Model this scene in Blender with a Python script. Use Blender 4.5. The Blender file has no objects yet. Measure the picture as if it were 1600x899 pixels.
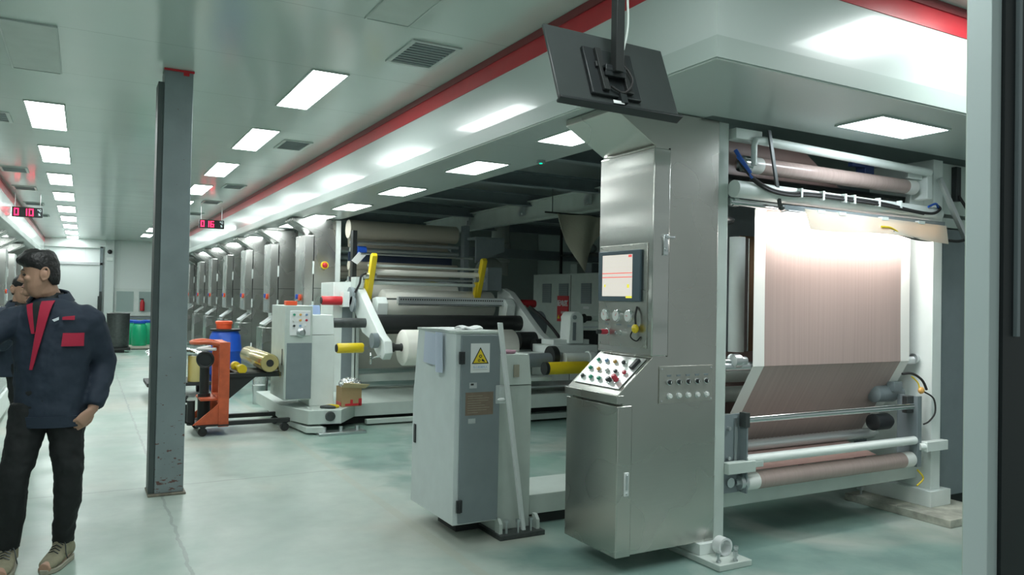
import bpy, bmesh, math, random
from mathutils import Vector, Matrix
random.seed(7)
C = bpy.context.scene.collection
PI = math.pi
# ------------------------------------------------------------------ camera, light, exposure
cam_d = bpy.data.cameras.new('camera'); cam = bpy.data.objects.new('camera', cam_d); C.objects.link(cam)
bpy.context.scene.camera = cam
yaw, pit, rol, fpx = math.radians(29.068), math.radians(.88), math.radians(1.085), 1202.0
F = Vector((math.sin(yaw)*math.cos(pit), math.cos(yaw)*math.cos(pit), math.sin(pit)))
R0 = Vector((math.cos(yaw), -math.sin(yaw), 0)); U0 = R0.cross(F)
R = R0*math.cos(rol)+U0*math.sin(rol); U = U0*math.cos(rol)-R0*math.sin(rol)
M = Matrix((( R.x, U.x, -F.x, 0), (R.y, U.y, -F.y, 0), (R.z, U.z, -F.z, 1.5), (0, 0, 0, 1)))
cam.matrix_world = M
cam_d.sensor_width = 36; cam_d.lens = 36*fpx/1600; cam_d.clip_start = .05; cam_d.clip_end = 100
sc = bpy.context.scene
sc.view_settings.view_transform = 'Standard'; sc.view_settings.look = 'None'
sc.view_settings.exposure = 0.06; sc.view_settings.gamma = 1; sc.view_settings.use_curve_mapping = False
w = bpy.data.worlds.new('world'); sc.world = w; w.use_nodes = True
w.node_tree.nodes['Background'].inputs[0].default_value = (.62, .72, .70, 1)
w.node_tree.nodes['Background'].inputs[1].default_value = .45
PANEL = 20.0      # emission of the ceiling panels
CEIL = 3.175

# ------------------------------------------------------------------ materials
def mat(name, col, rough=.5, metal=0, emit=None, es=0, spec=None, alpha=None, trans=None, noise=0, nscale=8, bump=0, bscale=60, stretch=None, coat=0):
    m = bpy.data.materials.new(name); m.use_nodes = True
    nt = m.node_tree; b = nt.nodes['Principled BSDF']
    b.inputs['Base Color'].default_value = (*col, 1); b.inputs['Roughness'].default_value = rough; b.inputs['Metallic'].default_value = metal
    if spec is not None: b.inputs['Specular IOR Level'].default_value = spec
    if coat: b.inputs['Coat Weight'].default_value = coat
    if emit: b.inputs['Emission Color'].default_value = (*emit, 1); b.inputs['Emission Strength'].default_value = es
    if alpha is not None: b.inputs['Alpha'].default_value = alpha
    if trans: b.inputs['Transmission Weight'].default_value = trans
    if noise or bump:
        tc = nt.nodes.new('ShaderNodeTexCoord'); mp = nt.nodes.new('ShaderNodeMapping')
        nt.links.new(tc.outputs['Object'], mp.inputs[0])
        if stretch: mp.inputs['Scale'].default_value = stretch
    if noise:
        n = nt.nodes.new('ShaderNodeTexNoise'); n.inputs['Scale'].default_value = nscale; n.inputs['Detail'].default_value = 5
        nt.links.new(mp.outputs[0], n.inputs['Vector'])
        r = nt.nodes.new('ShaderNodeMapRange'); r.inputs[1].default_value = .3; r.inputs[2].default_value = .7
        r.inputs[3].default_value = 1-noise; r.inputs[4].default_value = 1+noise*.5
        nt.links.new(n.outputs[0], r.inputs[0])
        mx = nt.nodes.new('ShaderNodeMix'); mx.data_type = 'RGBA'; mx.blend_type = 'MULTIPLY'; mx.inputs[0].default_value = 1
        mx.inputs[6].default_value = (*col, 1); nt.links.new(r.outputs[0], mx.inputs[7]); nt.links.new(mx.outputs[2], b.inputs['Base Color'])
    if bump:
        n2 = nt.nodes.new('ShaderNodeTexNoise'); n2.inputs['Scale'].default_value = bscale; n2.inputs['Detail'].default_value = 3
        nt.links.new(mp.outputs[0], n2.inputs['Vector'])
        bp = nt.nodes.new('ShaderNodeBump'); bp.inputs['Strength'].default_value = bump; bp.inputs['Distance'].default_value = .01
        nt.links.new(n2.outputs[0], bp.inputs['Height']); nt.links.new(bp.outputs[0], b.inputs['Normal'])
    return m
def steel(name, col, rough, wave=.05, wscale=(1, 1, 9)):
    m = mat(name, col, rough, 1); nt = m.node_tree; b = nt.nodes['Principled BSDF']
    tc = nt.nodes.new('ShaderNodeTexCoord')
    def nz(scale, s_, d):
        mp = nt.nodes.new('ShaderNodeMapping'); mp.inputs['Scale'].default_value = scale; nt.links.new(tc.outputs['Object'], mp.inputs[0])
        n = nt.nodes.new('ShaderNodeTexNoise'); n.inputs['Scale'].default_value = s_; n.inputs['Detail'].default_value = d; nt.links.new(mp.outputs[0], n.inputs['Vector']); return n.outputs[0]
    def rg(x, c, d):
        r = nt.nodes.new('ShaderNodeMapRange'); r.interpolation_type = 'SMOOTHSTEP'; r.inputs[1].default_value = .1; r.inputs[2].default_value = .9; r.inputs[3].default_value = c; r.inputs[4].default_value = d; nt.links.new(x, r.inputs[0]); return r.outputs[0]
    nt.links.new(rg(nz((1, 1, 1), 3, 1), rough*.92, rough*1.1), b.inputs['Roughness'])
    rc = nt.nodes.new('ShaderNodeMix'); rc.data_type = 'RGBA'; rc.inputs[6].default_value = (*[c*.9 for c in col], 1); rc.inputs[7].default_value = (*col, 1)
    nt.links.new(nz((3, 3, 200), 2, 3), rc.inputs[0])
    st = nt.nodes.new('ShaderNodeMix'); st.data_type = 'RGBA'; st.blend_type = 'MULTIPLY'; st.inputs[0].default_value = 1; nt.links.new(rc.outputs[2], st.inputs[6]); nt.links.new(rg(nz((1, 1, .7), 1.7, 1.5), .84, 1.0), st.inputs[7])
    nt.links.new(st.outputs[2], b.inputs['Base Color'])
    b2 = nt.nodes.new('ShaderNodeBump'); b2.inputs['Strength'].default_value = 1; b2.inputs['Distance'].default_value = wave; nt.links.new(nz(wscale, .9, 0), b2.inputs['Height'])
    nt.links.new(b2.outputs[0], b.inputs['Normal'])
    return m
def panel_mat(name, col, rough, period, off=0, axis='Y', line=.75, wave=.01):
    """glossy sandwich panels with joints every period metres along an axis"""
    m = mat(name, col, rough); nt = m.node_tree; b = nt.nodes['Principled BSDF']
    tc = nt.nodes.new('ShaderNodeTexCoord'); sp = nt.nodes.new('ShaderNodeSeparateXYZ'); nt.links.new(tc.outputs['Object'], sp.inputs[0])
    def math_(op, a, bb=None):
        k = nt.nodes.new('ShaderNodeMath'); k.operation = op
        if isinstance(a, (int, float)): k.inputs[0].default_value = a
        else: nt.links.new(a, k.inputs[0])
        if bb is not None:
            if isinstance(bb, (int, float)): k.inputs[1].default_value = bb
            else: nt.links.new(bb, k.inputs[1])
        return k.outputs[0]
    v = math_('FRACT', math_('DIVIDE', math_('ADD', sp.outputs[axis], off+100*period), period))
    d = math_('LESS_THAN', v, .007/period)
    n = nt.nodes.new('ShaderNodeTexNoise'); n.inputs['Scale'].default_value = .9; n.inputs['Detail'].default_value = 2; nt.links.new(tc.outputs['Object'], n.inputs['Vector'])
    mx = nt.nodes.new('ShaderNodeMix'); mx.data_type = 'RGBA'; mx.inputs[6].default_value = (*col, 1); mx.inputs[7].default_value = (*[c*line for c in col], 1)
    nt.links.new(d, mx.inputs[0]); nt.links.new(mx.outputs[2], b.inputs['Base Color'])
    bp = nt.nodes.new('ShaderNodeBump'); bp.inputs['Strength'].default_value = 1; bp.inputs['Distance'].default_value = wave; nt.links.new(n.outputs[0], bp.inputs['Height']); nt.links.new(bp.outputs[0], b.inputs['Normal'])
    return m
def floor_mat():
    m = mat('worn_green_epoxy', (.5, .6, .55), .3); nt = m.node_tree; b = nt.nodes['Principled BSDF']; L = nt.links.new
    tc = nt.nodes.new('ShaderNodeTexCoord'); sp = nt.nodes.new('ShaderNodeSeparateXYZ'); L(tc.outputs['Object'], sp.inputs[0])
    def noise(s, d=5, dist=0, sc_=(1, 1, 1)):
        mp = nt.nodes.new('ShaderNodeMapping'); mp.inputs['Scale'].default_value = sc_; L(tc.outputs['Object'], mp.inputs[0])
        n = nt.nodes.new('ShaderNodeTexNoise'); n.inputs['Scale'].default_value = s; n.inputs['Detail'].default_value = d; n.inputs['Distortion'].default_value = dist; L(mp.outputs[0], n.inputs['Vector']); return n.outputs[0]
    def rng(x, a, bb, c=0, d=1):
        r = nt.nodes.new('ShaderNodeMapRange'); r.inputs[1].default_value = a; r.inputs[2].default_value = bb; r.inputs[3].default_value = c; r.inputs[4].default_value = d; L(x, r.inputs[0]); return r.outputs[0]
    def mth(op, x, y=None, z=None):
        k = nt.nodes.new('ShaderNodeMath'); k.operation = op
        for i, q in enumerate((x, y, z)):
            if q is None: continue
            if isinstance(q, (int, float)): k.inputs[i].default_value = q
            else: L(q, k.inputs[i])
        return k.outputs[0]
    def mix(f, a, bb):
        x = nt.nodes.new('ShaderNodeMix'); x.data_type = 'RGBA'
        if isinstance(f, (int, float)): x.inputs[0].default_value = f
        else: L(f, x.inputs[0])
        for i, q in ((6, a), (7, bb)):
            if isinstance(q, tuple): x.inputs[i].default_value = (*q, 1)
            else: L(q, x.inputs[i])
        return x.outputs[2]
    X, Y = sp.outputs['X'], sp.outputs['Y']
    base = mix(rng(noise(1.4), .35, .65), (.37, .45, .405), (.46, .52, .47))
    base = mix(rng(noise(9, 6), .4, .75, 0, .5), base, (.34, .40, .37))
    # the painted green machine bay: the coat keeps its colour, worn through in patches
    edge = mth('ADD', X, mth('MULTIPLY', mth('SUBTRACT', noise(2.2, 6, .6), .5), 1.1))
    bay = rng(edge, 2.05, 2.28)
    green = mix(rng(noise(3, 6), .35, .65), (.17, .27, .245), (.24, .36, .32))
    wear = rng(noise(.9, 7, 1.2), .48, .6)
    green = mix(mth('MULTIPLY', wear, .75), green, (.42, .49, .45))
    col = mix(bay, base, green)
    # green paint traces on the walkway
    tr = mth('MULTIPLY', rng(noise(.55, 7, .8, (1, .5, 1)), .50, .62), .8)
    col = mix(tr, col, (.24, .38, .32))
    pk = mth('MULTIPLY', rng(noise(.7, 4, .4), .56, .68), .6); col = mix(pk, col, (.50, .48, .42))
    # worn floor stripe along the machines
    st = mth('LESS_THAN', mth('ABSOLUTE', mth('SUBTRACT', X, 1.93)), .035)
    col = mix(mth('MULTIPLY', st, .45), col, (.42, .43, .36))
    # joints
    wob = mth('MULTIPLY', mth('SUBTRACT', noise(6), .5), .06)
    j1 = mth('LESS_THAN', mth('ABSOLUTE', mth('SUBTRACT', mth('ADD', Y, wob), 6.53)), .011)
    j2 = mth('LESS_THAN', mth('ABSOLUTE', mth('SUBTRACT', mth('ADD', X, wob), .54)), .010)
    j3 = mth('LESS_THAN', mth('ABSOLUTE', mth('SUBTRACT', mth('ADD', Y, wob), 12.6)), .008)
    jj = mth('MAXIMUM', mth('MAXIMUM', j1, j2), j3); col = mix(mth('MULTIPLY', jj, .8), col, (.28, .32, .30))
    sp2 = rng(noise(55, 2), .72, .76, 0, .5); col = mix(sp2, col, (.40, .44, .40))
    L(col, b.inputs['Base Color'])
    L(rng(noise(2.5, 5), .3, .7, .28, .5), b.inputs['Roughness'])
    bp = nt.nodes.new('ShaderNodeBump'); bp.inputs['Strength'].default_value = .15; bp.inputs['Distance'].default_value = .004; L(noise(30, 4), bp.inputs['Height']); L(bp.outputs[0], b.inputs['Normal'])
    return m
def web_mat(name, pink=(.40, .305, .28), edge=(.86, .86, .82), x0=3.69, x1=5.27, mg=.10, rough=.35):
    m = mat(name, pink, rough); nt = m.node_tree; b = nt.nodes['Principled BSDF']; L = nt.links.new
    tc = nt.nodes.new('ShaderNodeTexCoord'); sp = nt.nodes.new('ShaderNodeSeparateXYZ'); L(tc.outputs['Object'], sp.inputs[0])
    mp = nt.nodes.new('ShaderNodeMapping'); mp.inputs['Scale'].default_value = (55, 1, .5); L(tc.outputs['Object'], mp.inputs[0])
    n = nt.nodes.new('ShaderNodeTexNoise'); n.inputs['Scale'].default_value = 1.2; n.inputs['Detail'].default_value = 3; L(mp.outputs[0], n.inputs['Vector'])
    mx = nt.nodes.new('ShaderNodeMix'); mx.data_type = 'RGBA'; mx.inputs[6].default_value = (*[c*.86 for c in pink], 1); mx.inputs[7].default_value = (*[min(1, c*1.16) for c in pink], 1); L(n.outputs[0], mx.inputs[0])
    a = nt.nodes.new('ShaderNodeMath'); a.operation = 'SUBTRACT'; L(sp.outputs['X'], a.inputs[0]); a.inputs[1].default_value = (x0+x1)/2
    c = nt.nodes.new('ShaderNodeMath'); c.operation = 'ABSOLUTE'; L(a.outputs[0], c.inputs[0])
    d = nt.nodes.new('ShaderNodeMath'); d.operation = 'GREATER_THAN'; L(c.outputs[0], d.inputs[0]); d.inputs[1].default_value = (x1-x0)/2-mg
    m2 = nt.nodes.new('ShaderNodeMix'); m2.data_type = 'RGBA'; L(d.outputs[0], m2.inputs[0]); L(mx.outputs[2], m2.inputs[6]); m2.inputs[7].default_value = (*edge, 1)
    L(m2.outputs[2], b.inputs['Base Color']); return m

m_floor = floor_mat()
m_ceil = panel_mat('ceiling_panels', (.57, .66, .62), .16, 1.18, -4.46, 'Y', .72, .012)
m_wall = panel_mat('wall_panels', (.86, .92, .90), .3, 1.0, 0, 'X', .85, .004)
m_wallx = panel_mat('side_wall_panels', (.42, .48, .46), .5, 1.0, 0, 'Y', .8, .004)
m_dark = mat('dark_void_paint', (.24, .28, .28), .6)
m_fascia = mat('fascia_white_panel', (.68, .75, .73), .24, coat=.2)
m_band = mat('fascia_trim_grey', (.50, .58, .55), .4)
m_soffit = panel_mat('soffit_panels', (.50, .57, .55), .28, 1.18, -3.6, 'Y', .8, .006)
m_tower = steel('soft_stainless', (.62, .625, .60), .27, .010, (1, 1, 4))
m_red = mat('red_stripe', (.62, .035, .05), .3, noise=.05)
m_reddark = mat('dark_red_trim', (.24, .04, .045), .4)
m_white = mat('machine_white_paint', (.80, .86, .83), .4, noise=.06, nscale=5)
m_offw = mat('light_grey_green_paint', (.55, .62, .58), .42, noise=.07, nscale=6)
m_grey = mat('mid_grey_paint', (.21, .25, .265), .42, noise=.06, nscale=10)
m_col = mat('column_grey_paint', (.24, .29, .30), .4, noise=.12, nscale=4, bump=.1, bscale=25)
def rust(m, th=.66):
    nt = m.node_tree; b = nt.nodes['Principled BSDF']; src = b.inputs['Base Color'].links[0].from_socket
    tc = nt.nodes.new('ShaderNodeTexCoord'); sp = nt.nodes.new('ShaderNodeSeparateXYZ'); nt.links.new(tc.outputs['Object'], sp.inputs[0])
    mp = nt.nodes.new('ShaderNodeMapping'); mp.inputs['Scale'].default_value = (1, 1, 2.2); nt.links.new(tc.outputs['Object'], mp.inputs[0])
    n = nt.nodes.new('ShaderNodeTexNoise'); n.inputs['Scale'].default_value = 26; n.inputs['Detail'].default_value = 4; nt.links.new(mp.outputs[0], n.inputs['Vector'])
    z = nt.nodes.new('ShaderNodeMapRange'); z.inputs[1].default_value = .05; z.inputs[2].default_value = 1.3; z.inputs[3].default_value = .10; z.inputs[4].default_value = -.04; nt.links.new(sp.outputs['Z'], z.inputs[0])
    a = nt.nodes.new('ShaderNodeMath'); a.operation = 'ADD'; nt.links.new(n.outputs[0], a.inputs[0]); nt.links.new(z.outputs[0], a.inputs[1])
    g = nt.nodes.new('ShaderNodeMapRange'); g.inputs[1].default_value = th; g.inputs[2].default_value = th+.03; nt.links.new(a.outputs[0], g.inputs[0])
    x = nt.nodes.new('ShaderNodeMix'); x.data_type = 'RGBA'; nt.links.new(g.outputs[0], x.inputs[0]); nt.links.new(src, x.inputs[6]); x.inputs[7].default_value = (.13, .06, .05, 1); nt.links.new(x.outputs[2], b.inputs['Base Color'])
rust(m_col, .70)
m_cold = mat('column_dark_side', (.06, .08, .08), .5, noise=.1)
m_ss = steel('brushed_stainless', (.60, .60, .56), .27, .006, (1, 1, 3))
m_ss2 = steel('wavy_stainless', (.66, .66, .63), .24, .02, (1, 1, 7))
m_chrome = mat('chrome', (.72, .75, .76), .14, 1)
m_alu = mat('aluminium', (.62, .65, .66), .34, 1)
m_dsteel = mat('dark_steel', (.10, .11, .11), .4, .7, noise=.2, nscale=20)
m_iron = mat('black_iron', (.025, .028, .028), .5, .2)
m_black = mat('black_plastic', (.02, .024, .026), .38)
m_tv = mat('black_satin_shell', (.05, .058, .058), .3, noise=.1)
m_rubber = mat('black_rubber', (.022, .022, .022), .7)
m_yel = mat('yellow_paint', (.80, .60, .02), .35)
m_redp = mat('red_paint', (.60, .03, .04), .35)
m_orange = mat('orange_paint', (.62, .12, .045), .45, noise=.25, nscale=9)
m_blue = mat('blue_plastic', (.02, .10, .55), .35)
m_orl = mat('orange_red_lid', (.85, .10, .03), .4)
m_green = mat('green_plastic', (.01, .42, .20), .35)
m_paper = mat('white_paper_roll', (.80, .79, .72), .6)
m_paperend = mat('paper_roll_end', (.84, .83, .77), .7, noise=.04, nscale=40)
m_beige = mat('beige_web', (.45, .42, .35), .5)
m_brown = mat('brown_print', (.24, .13, .06), .4, noise=.1)
m_pink = web_mat('pink_printed_web')
m_pinkr = web_mat('pink_roller_wrap', (.42, .32, .295), (.82, .83, .80), 3.57, 5.22, .10, .22)
m_dpink = mat('dim_pink_web', (.30, .20, .18), .35)
m_gold = mat('gold_film', (.62, .52, .25), .22, .75)
m_goldd = mat('gold_roll_end', (.50, .42, .18), .4, .3)
m_cloth = mat('beige_cloth', (.34, .32, .25), .85, bump=.3, bscale=40)
m_card = mat('cardboard', (.42, .29, .15), .8, noise=.1)
m_foil = mat('crumpled_foil', (.75, .76, .77), .25, .9, bump=1, bscale=45)
m_tape = mat('kraft_label', (.20, .15, .11), .5, noise=.12, nscale=30)
m_plate = mat('dirty_base_plate', (.20, .18, .14), .7, noise=.5, nscale=22)
m_plastic = mat('clear_plastic', (.8, .85, .84), .15, alpha=.28)
m_bluepaper = mat('pale_blue_paper', (.50, .56, .68), .7)
m_wpaper = mat('white_sheet', (.78, .80, .80), .7)
m_light = mat('lit_panel', (.8, .8, .8), .5, emit=(.93, 1.0, .985), es=PANEL)
m_lightblue = mat('cool_lit_panel', (1, 1, 1), .5, emit=(.86, .95, 1.0), es=PANEL*1.2)
m_bar = mat('inspection_lamp_tube', (1, 1, 1), .5, emit=(1, .97, .93), es=14)
m_led = mat('red_led', (.9, .02, .08), .5, emit=(1, .02, .10), es=3.5)
m_ledw = mat('white_led', (.8, .9, .9), .5, emit=(.7, .9, .9), es=1.0)
m_gled = mat('green_led', (.0, .5, .3), .5, emit=(0, .9, .45), es=2)
m_screen = mat('lit_touch_screen', (.7, .66, .6), .3, emit=(.95, .86, .78), es=.50)
m_sred = mat('screen_red', (.8, .1, .1), .4, emit=(.9, .12, .12), es=.6)
m_syel = mat('screen_yellow', (.9, .8, .1), .4, emit=(.9, .8, .05), es=.6)
m_sgrey = mat('screen_grey', (.6, .6, .6), .4, emit=(.70, .66, .62), es=.5)
m_glass = mat('gauge_face', (.80, .82, .80), .2)
m_skin = mat('skin', (.46, .27, .19), .5)
m_hair = mat('black_hair', (.012, .011, .012), .45, bump=.5, bscale=90)
m_navy = mat('navy_jacket_cloth', (.018, .030, .052), .75, bump=.4, bscale=14)
m_bred = mat('dark_red_cloth', (.42, .015, .05), .75)
m_trou = mat('black_trousers', (.010, .012, .013), .8, bump=.3, bscale=16)
m_shoe = mat('beige_suede', (.27, .25, .17), .8, noise=.15, nscale=30)
m_sole = mat('pale_sole', (.36, .34, .27), .7)
m_eye = mat('eye_dark', (.02, .015, .012), .3)
m_lip = mat('lips', (.36, .16, .13), .5)
m_jamb = mat('jamb_cream_green', (.47, .55, .49), .45, noise=.05, nscale=3)
m_jamb2 = mat('jamb_pale_metal', (.52, .60, .60), .35)
m_blk = mat('black_seal', (.010, .014, .016), .5)
m_inkblack = mat('black_ink', (.02, .02, .02), .6)
m_wlogo = mat('white_thread', (.75, .8, .85), .7)
m_vent = mat('vent_grey', (.26, .31, .31), .5)
m_ventw = mat('vent_frame', (.50, .57, .54), .4)
m_bluecable = mat('blue_cable', (.02, .10, .45), .4)

# ------------------------------------------------------------------ mesh builder
class MB:
    def __init__(s): s.bm = bmesh.new()
    def poly(s, pts, ext):
        vs = [s.bm.verts.new(p) for p in pts]; e = Vector(ext)
        v2 = [s.bm.verts.new(Vector(p)+e) for p in pts]; n = len(pts)
        s.bm.faces.new(vs); s.bm.faces.new(v2[::-1])
        for i in range(n): s.bm.faces.new((vs[i], vs[(i+1) % n], v2[(i+1) % n], v2[i])[::-1])
        return s
    def box(s, x0, x1, y0, y1, z0, z1):
        return s.poly([(x0, y0, z0), (x1, y0, z0), (x1, y1, z0), (x0, y1, z0)], (0, 0, z1-z0))
    def face(s, pts): s.bm.faces.new([s.bm.verts.new(p) for p in pts]); return s
    def rings(s, rs, cap=True):
        vv = [[s.bm.verts.new(p) for p in r] for r in rs]; n = len(rs[0])
        for a, b in zip(vv, vv[1:]):
            for i in range(n): s.bm.faces.new((a[i], a[(i+1) % n], b[(i+1) % n], b[i]))
        if cap: s.bm.faces.new(vv[0][::-1]); s.bm.faces.new(vv[-1])
        return s
    def lathe(s, p, q, prof, n=24):
        """prof: (t along p->q in metres, radius)"""
        p = Vector(p); q = Vector(q); d = (q-p).normalized(); a = d.orthogonal().normalized(); b = d.cross(a)
        return s.rings([[p+d*t+(a*math.cos(2*PI*i/n)+b*math.sin(2*PI*i/n))*max(r, .0002) for i in range(n)] for t, r in prof])
    def cyl(s, p, q, r, r2=None, n=20):
        L_ = (Vector(q)-Vector(p)).length
        return s.lathe(p, q, [(0, r), (L_, r if r2 is None else r2)], n)
    def tube(s, pts, r, n=8, sub=0):
        pts = [Vector(p) for p in pts]
        if sub:
            o = []
            for i in range(len(pts)-1):
                p0 = pts[max(i-1, 0)]; p1 = pts[i]; p2 = pts[i+1]; p3 = pts[min(i+2, len(pts)-1)]
                for k in range(sub):
                    t = k/sub; o.append(.5*((2*p1)+(p2-p0)*t+(2*p0-5*p1+4*p2-p3)*t*t+(3*p1-p0-3*p2+p3)*t**3))
            o.append(pts[-1])
            if isinstance(r, (list, tuple)): r = [r[min(i//sub, len(r)-1)]*(1-(i % sub)/sub)+r[min(i//sub+1, len(r)-1)]*((i % sub)/sub) for i in range(len(o))]
            pts = o
        rs = []; a = None
        for i, p in enumerate(pts):
            d = (pts[min(i+1, len(pts)-1)]-pts[max(i-1, 0)]).normalized()
            a = d.orthogonal().normalized() if a is None else (a-d*a.dot(d)).normalized()
            b = d.cross(a); rr = r[i] if isinstance(r, (list, tuple)) else r
            rs.append([p+(a*math.cos(2*PI*k/n)+b*math.sin(2*PI*k/n))*rr for k in range(n)])
        return s.rings(rs)
    def ball(s, c, r, sx=1, sy=1, sz=1, n=16):
        m = Matrix.Translation(c) @ Matrix.Diagonal((r*sx, r*sy, r*sz, 1))
        bmesh.ops.create_uvsphere(s.bm, u_segments=n, v_segments=max(6, n//2), radius=1, matrix=m); return s
    def torus(s, c, axis, R_, r, n=24, k=8, a0=0, a1=2*PI):
        c = Vector(c); d = Vector(axis).normalized(); a = d.orthogonal().normalized(); b = d.cross(a)
        full = abs(a1-a0-2*PI) < 1e-6; m = n if full else n+1; rs = []
        for i in range(m):
            t = a0+(a1-a0)*i/n; e = a*math.cos(t)+b*math.sin(t)
            rs.append([c+e*(R_+r*math.cos(2*PI*j/k))+d*r*math.sin(2*PI*j/k) for j in range(k)])
        if full: rs.append(rs[0])
        s.rings(rs, cap=not full)
        if full: bmesh.ops.remove_doubles(s.bm, verts=s.bm.verts[-(m+1)*k:], dist=1e-6)
        return s
    def grid(s, fn, nu, nv, th=.004):
        """a thin sheet with thickness th through fn(u,v)"""
        P = [[Vector(fn(i/nu, j/nv)) for j in range(nv+1)] for i in range(nu+1)]
        def nrm(i, j):
            a = P[min(i+1, nu)][j]-P[max(i-1, 0)][j]; b = P[i][min(j+1, nv)]-P[i][max(j-1, 0)]
            return a.cross(b).normalized()
        A = [[s.bm.verts.new(P[i][j]) for j in range(nv+1)] for i in range(nu+1)]
        B = [[s.bm.verts.new(P[i][j]+nrm(i, j)*th) for j in range(nv+1)] for i in range(nu+1)]
        for i in range(nu):
            for j in range(nv):
                s.bm.faces.new((A[i][j], A[i][j+1], A[i+1][j+1], A[i+1][j])); s.bm.faces.new((B[i][j], B[i+1][j], B[i+1][j+1], B[i][j+1]))
        for i in range(nu):
            s.bm.faces.new((A[i][0], A[i+1][0], B[i+1][0], B[i][0])); s.bm.faces.new((A[i+1][nv], A[i][nv], B[i][nv], B[i+1][nv]))
        for j in range(nv):
            s.bm.faces.new((A[0][j+1], A[0][j], B[0][j], B[0][j+1])); s.bm.faces.new((A[nu][j], A[nu][j+1], B[nu][j+1], B[nu][j]))
        return s
    def build(s, name, m, parent=None, bevel=0, smooth=True, angle=35, label=None):
        bmesh.ops.recalc_face_normals(s.bm, faces=s.bm.faces)
        me = bpy.data.meshes.new(name); s.bm.to_mesh(me); s.bm.free(); me.materials.append(m)
        o = bpy.data.objects.new(name, me); C.objects.link(o)
        if smooth:
            for p in me.polygons: p.use_smooth = True
            me.set_sharp_from_angle(angle=math.radians(angle))
        if bevel:
            b = o.modifiers.new('bevel', 'BEVEL'); b.width = bevel; b.segments = 2; b.limit_method = 'ANGLE'; b.angle_limit = math.radians(40)
        if parent: adopt(o, parent)
        if label: o['label'] = label
        return o
def adopt(o, p):
    o.parent = p; root = p
    if p.type == 'EMPTY': o.matrix_parent_inverse = Matrix.Translation(-p.location)
def thing(name, label, cat, loc, group=None):
    o = bpy.data.objects.new(name, None); C.objects.link(o); o.location = loc; o.empty_display_size = .1
    o['label'] = label; o['category'] = cat
    if group: o['group'] = group
    return o
def tag(o, label, cat, group=None):
    o['label'] = label; o['category'] = cat
    if group: o['group'] = group
    return o
def struct(o): o['kind'] = 'structure'; return o
def dup(root, dloc, label, scale=None):
    r = root.copy(); C.objects.link(r); r.location = root.location+Vector(dloc); r['label'] = label
    if scale: r.scale = scale
    for ch in [c for c in bpy.data.objects if c.parent == root]:
        c = ch.copy(); C.objects.link(c); c.parent = r; c.matrix_parent_inverse = ch.matrix_parent_inverse.copy()
        for g in [g for g in bpy.data.objects if g.parent == ch]:
            d = g.copy(); C.objects.link(d); d.parent = c; d.matrix_parent_inverse = g.matrix_parent_inverse.copy()
    return r
def text(s, size, m, origin, right, up, parent, name, ext=.001, bold=0):
    cu = bpy.data.curves.new('t', 'FONT'); cu.body = s; cu.size = size; cu.extrude = ext; cu.align_x = 'CENTER'; cu.align_y = 'CENTER'; cu.offset = bold; cu.resolution_u = 2
    t = bpy.data.objects.new('t', cu); C.objects.link(t); bpy.context.view_layer.update()
    me = bpy.data.meshes.new_from_object(t.evaluated_get(bpy.context.evaluated_depsgraph_get()))
    bpy.data.objects.remove(t); bpy.data.curves.remove(cu)
    r = Vector(right).normalized(); u = Vector(up).normalized(); n = r.cross(u)
    Mx = Matrix(((r.x, u.x, n.x, origin[0]), (r.y, u.y, n.y, origin[1]), (r.z, u.z, n.z, origin[2]), (0, 0, 0, 1)))
    me.transform(Mx); me.materials.clear(); me.materials.append(m)
    o = bpy.data.objects.new(name, me); C.objects.link(o)
    if parent: adopt(o, parent)
    return o

# ================================================================== THE SETTING
struct(MB().box(-4.1, 10, -1.5, 29, -.1, 0).build('floor', m_floor, smooth=False))
struct(MB().box(-4.1, 10, .6, 29, CEIL, CEIL+.1).build('ceiling', m_ceil, smooth=False))
struct(MB().box(-4.1, 10, 28.2, 28.4, 0, CEIL).build('wall_end', m_wall, smooth=False))
struct(MB().box(-4.1, -4.0, -1.5, 28.4, 0, CEIL).build('wall_left', m_wallx, smooth=False))
struct(MB().box(9.6, 9.7, .6, 28.4, 0, CEIL).build('wall_right', m_wallx, smooth=False))
# bulkhead over the right-hand machine line: L-shaped, fascia towards the aisle and towards the doorway
FX, FY, SZ = 2.43, 2.54, 2.60
L_out = [(FX, FY), (9.6, FY), (9.6, 3.34), (3.17, 3.34), (3.17, 28.2), (FX, 28.2)]
bulk = struct(MB().poly([(x, y, SZ+.005) for x, y in L_out], (0, 0, CEIL-SZ-.01)).build('wall_bulkhead', m_fascia, smooth=False))
struct(MB().poly([(x, y, SZ-.008) for x, y in [(FX+.02, FY+.02), (9.6, FY+.02), (9.6, 3.34), (3.17, 3.34), (3.17, 28.2), (FX+.02, 28.2)]], (0, 0, .01)).build('ceiling_soffit', m_soffit, smooth=False))
def strip(name, m, z0, z1, d, fx=FX, fy=FY):
    mb = MB().poly([(fx-d, fy-d, z0), (9.6, fy-d, z0), (9.6, fy+.01, z0), (fx+.01, fy+.01, z0), (fx+.01, 28.2, z0), (fx-d, 28.2, z0)], (0, 0, z1-z0))
    return struct(mb.build(name, m, smooth=False))
strip('trim_1', m_red, 3.015, 3.125, .006)
strip('trim_2', m_reddark, 3.125, 3.172, .016)
strip('trim_3', m_band, SZ-.008, 2.69, .012)
strip('trim_4', m_offw, SZ-.016, SZ-.004, .004)
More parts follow.
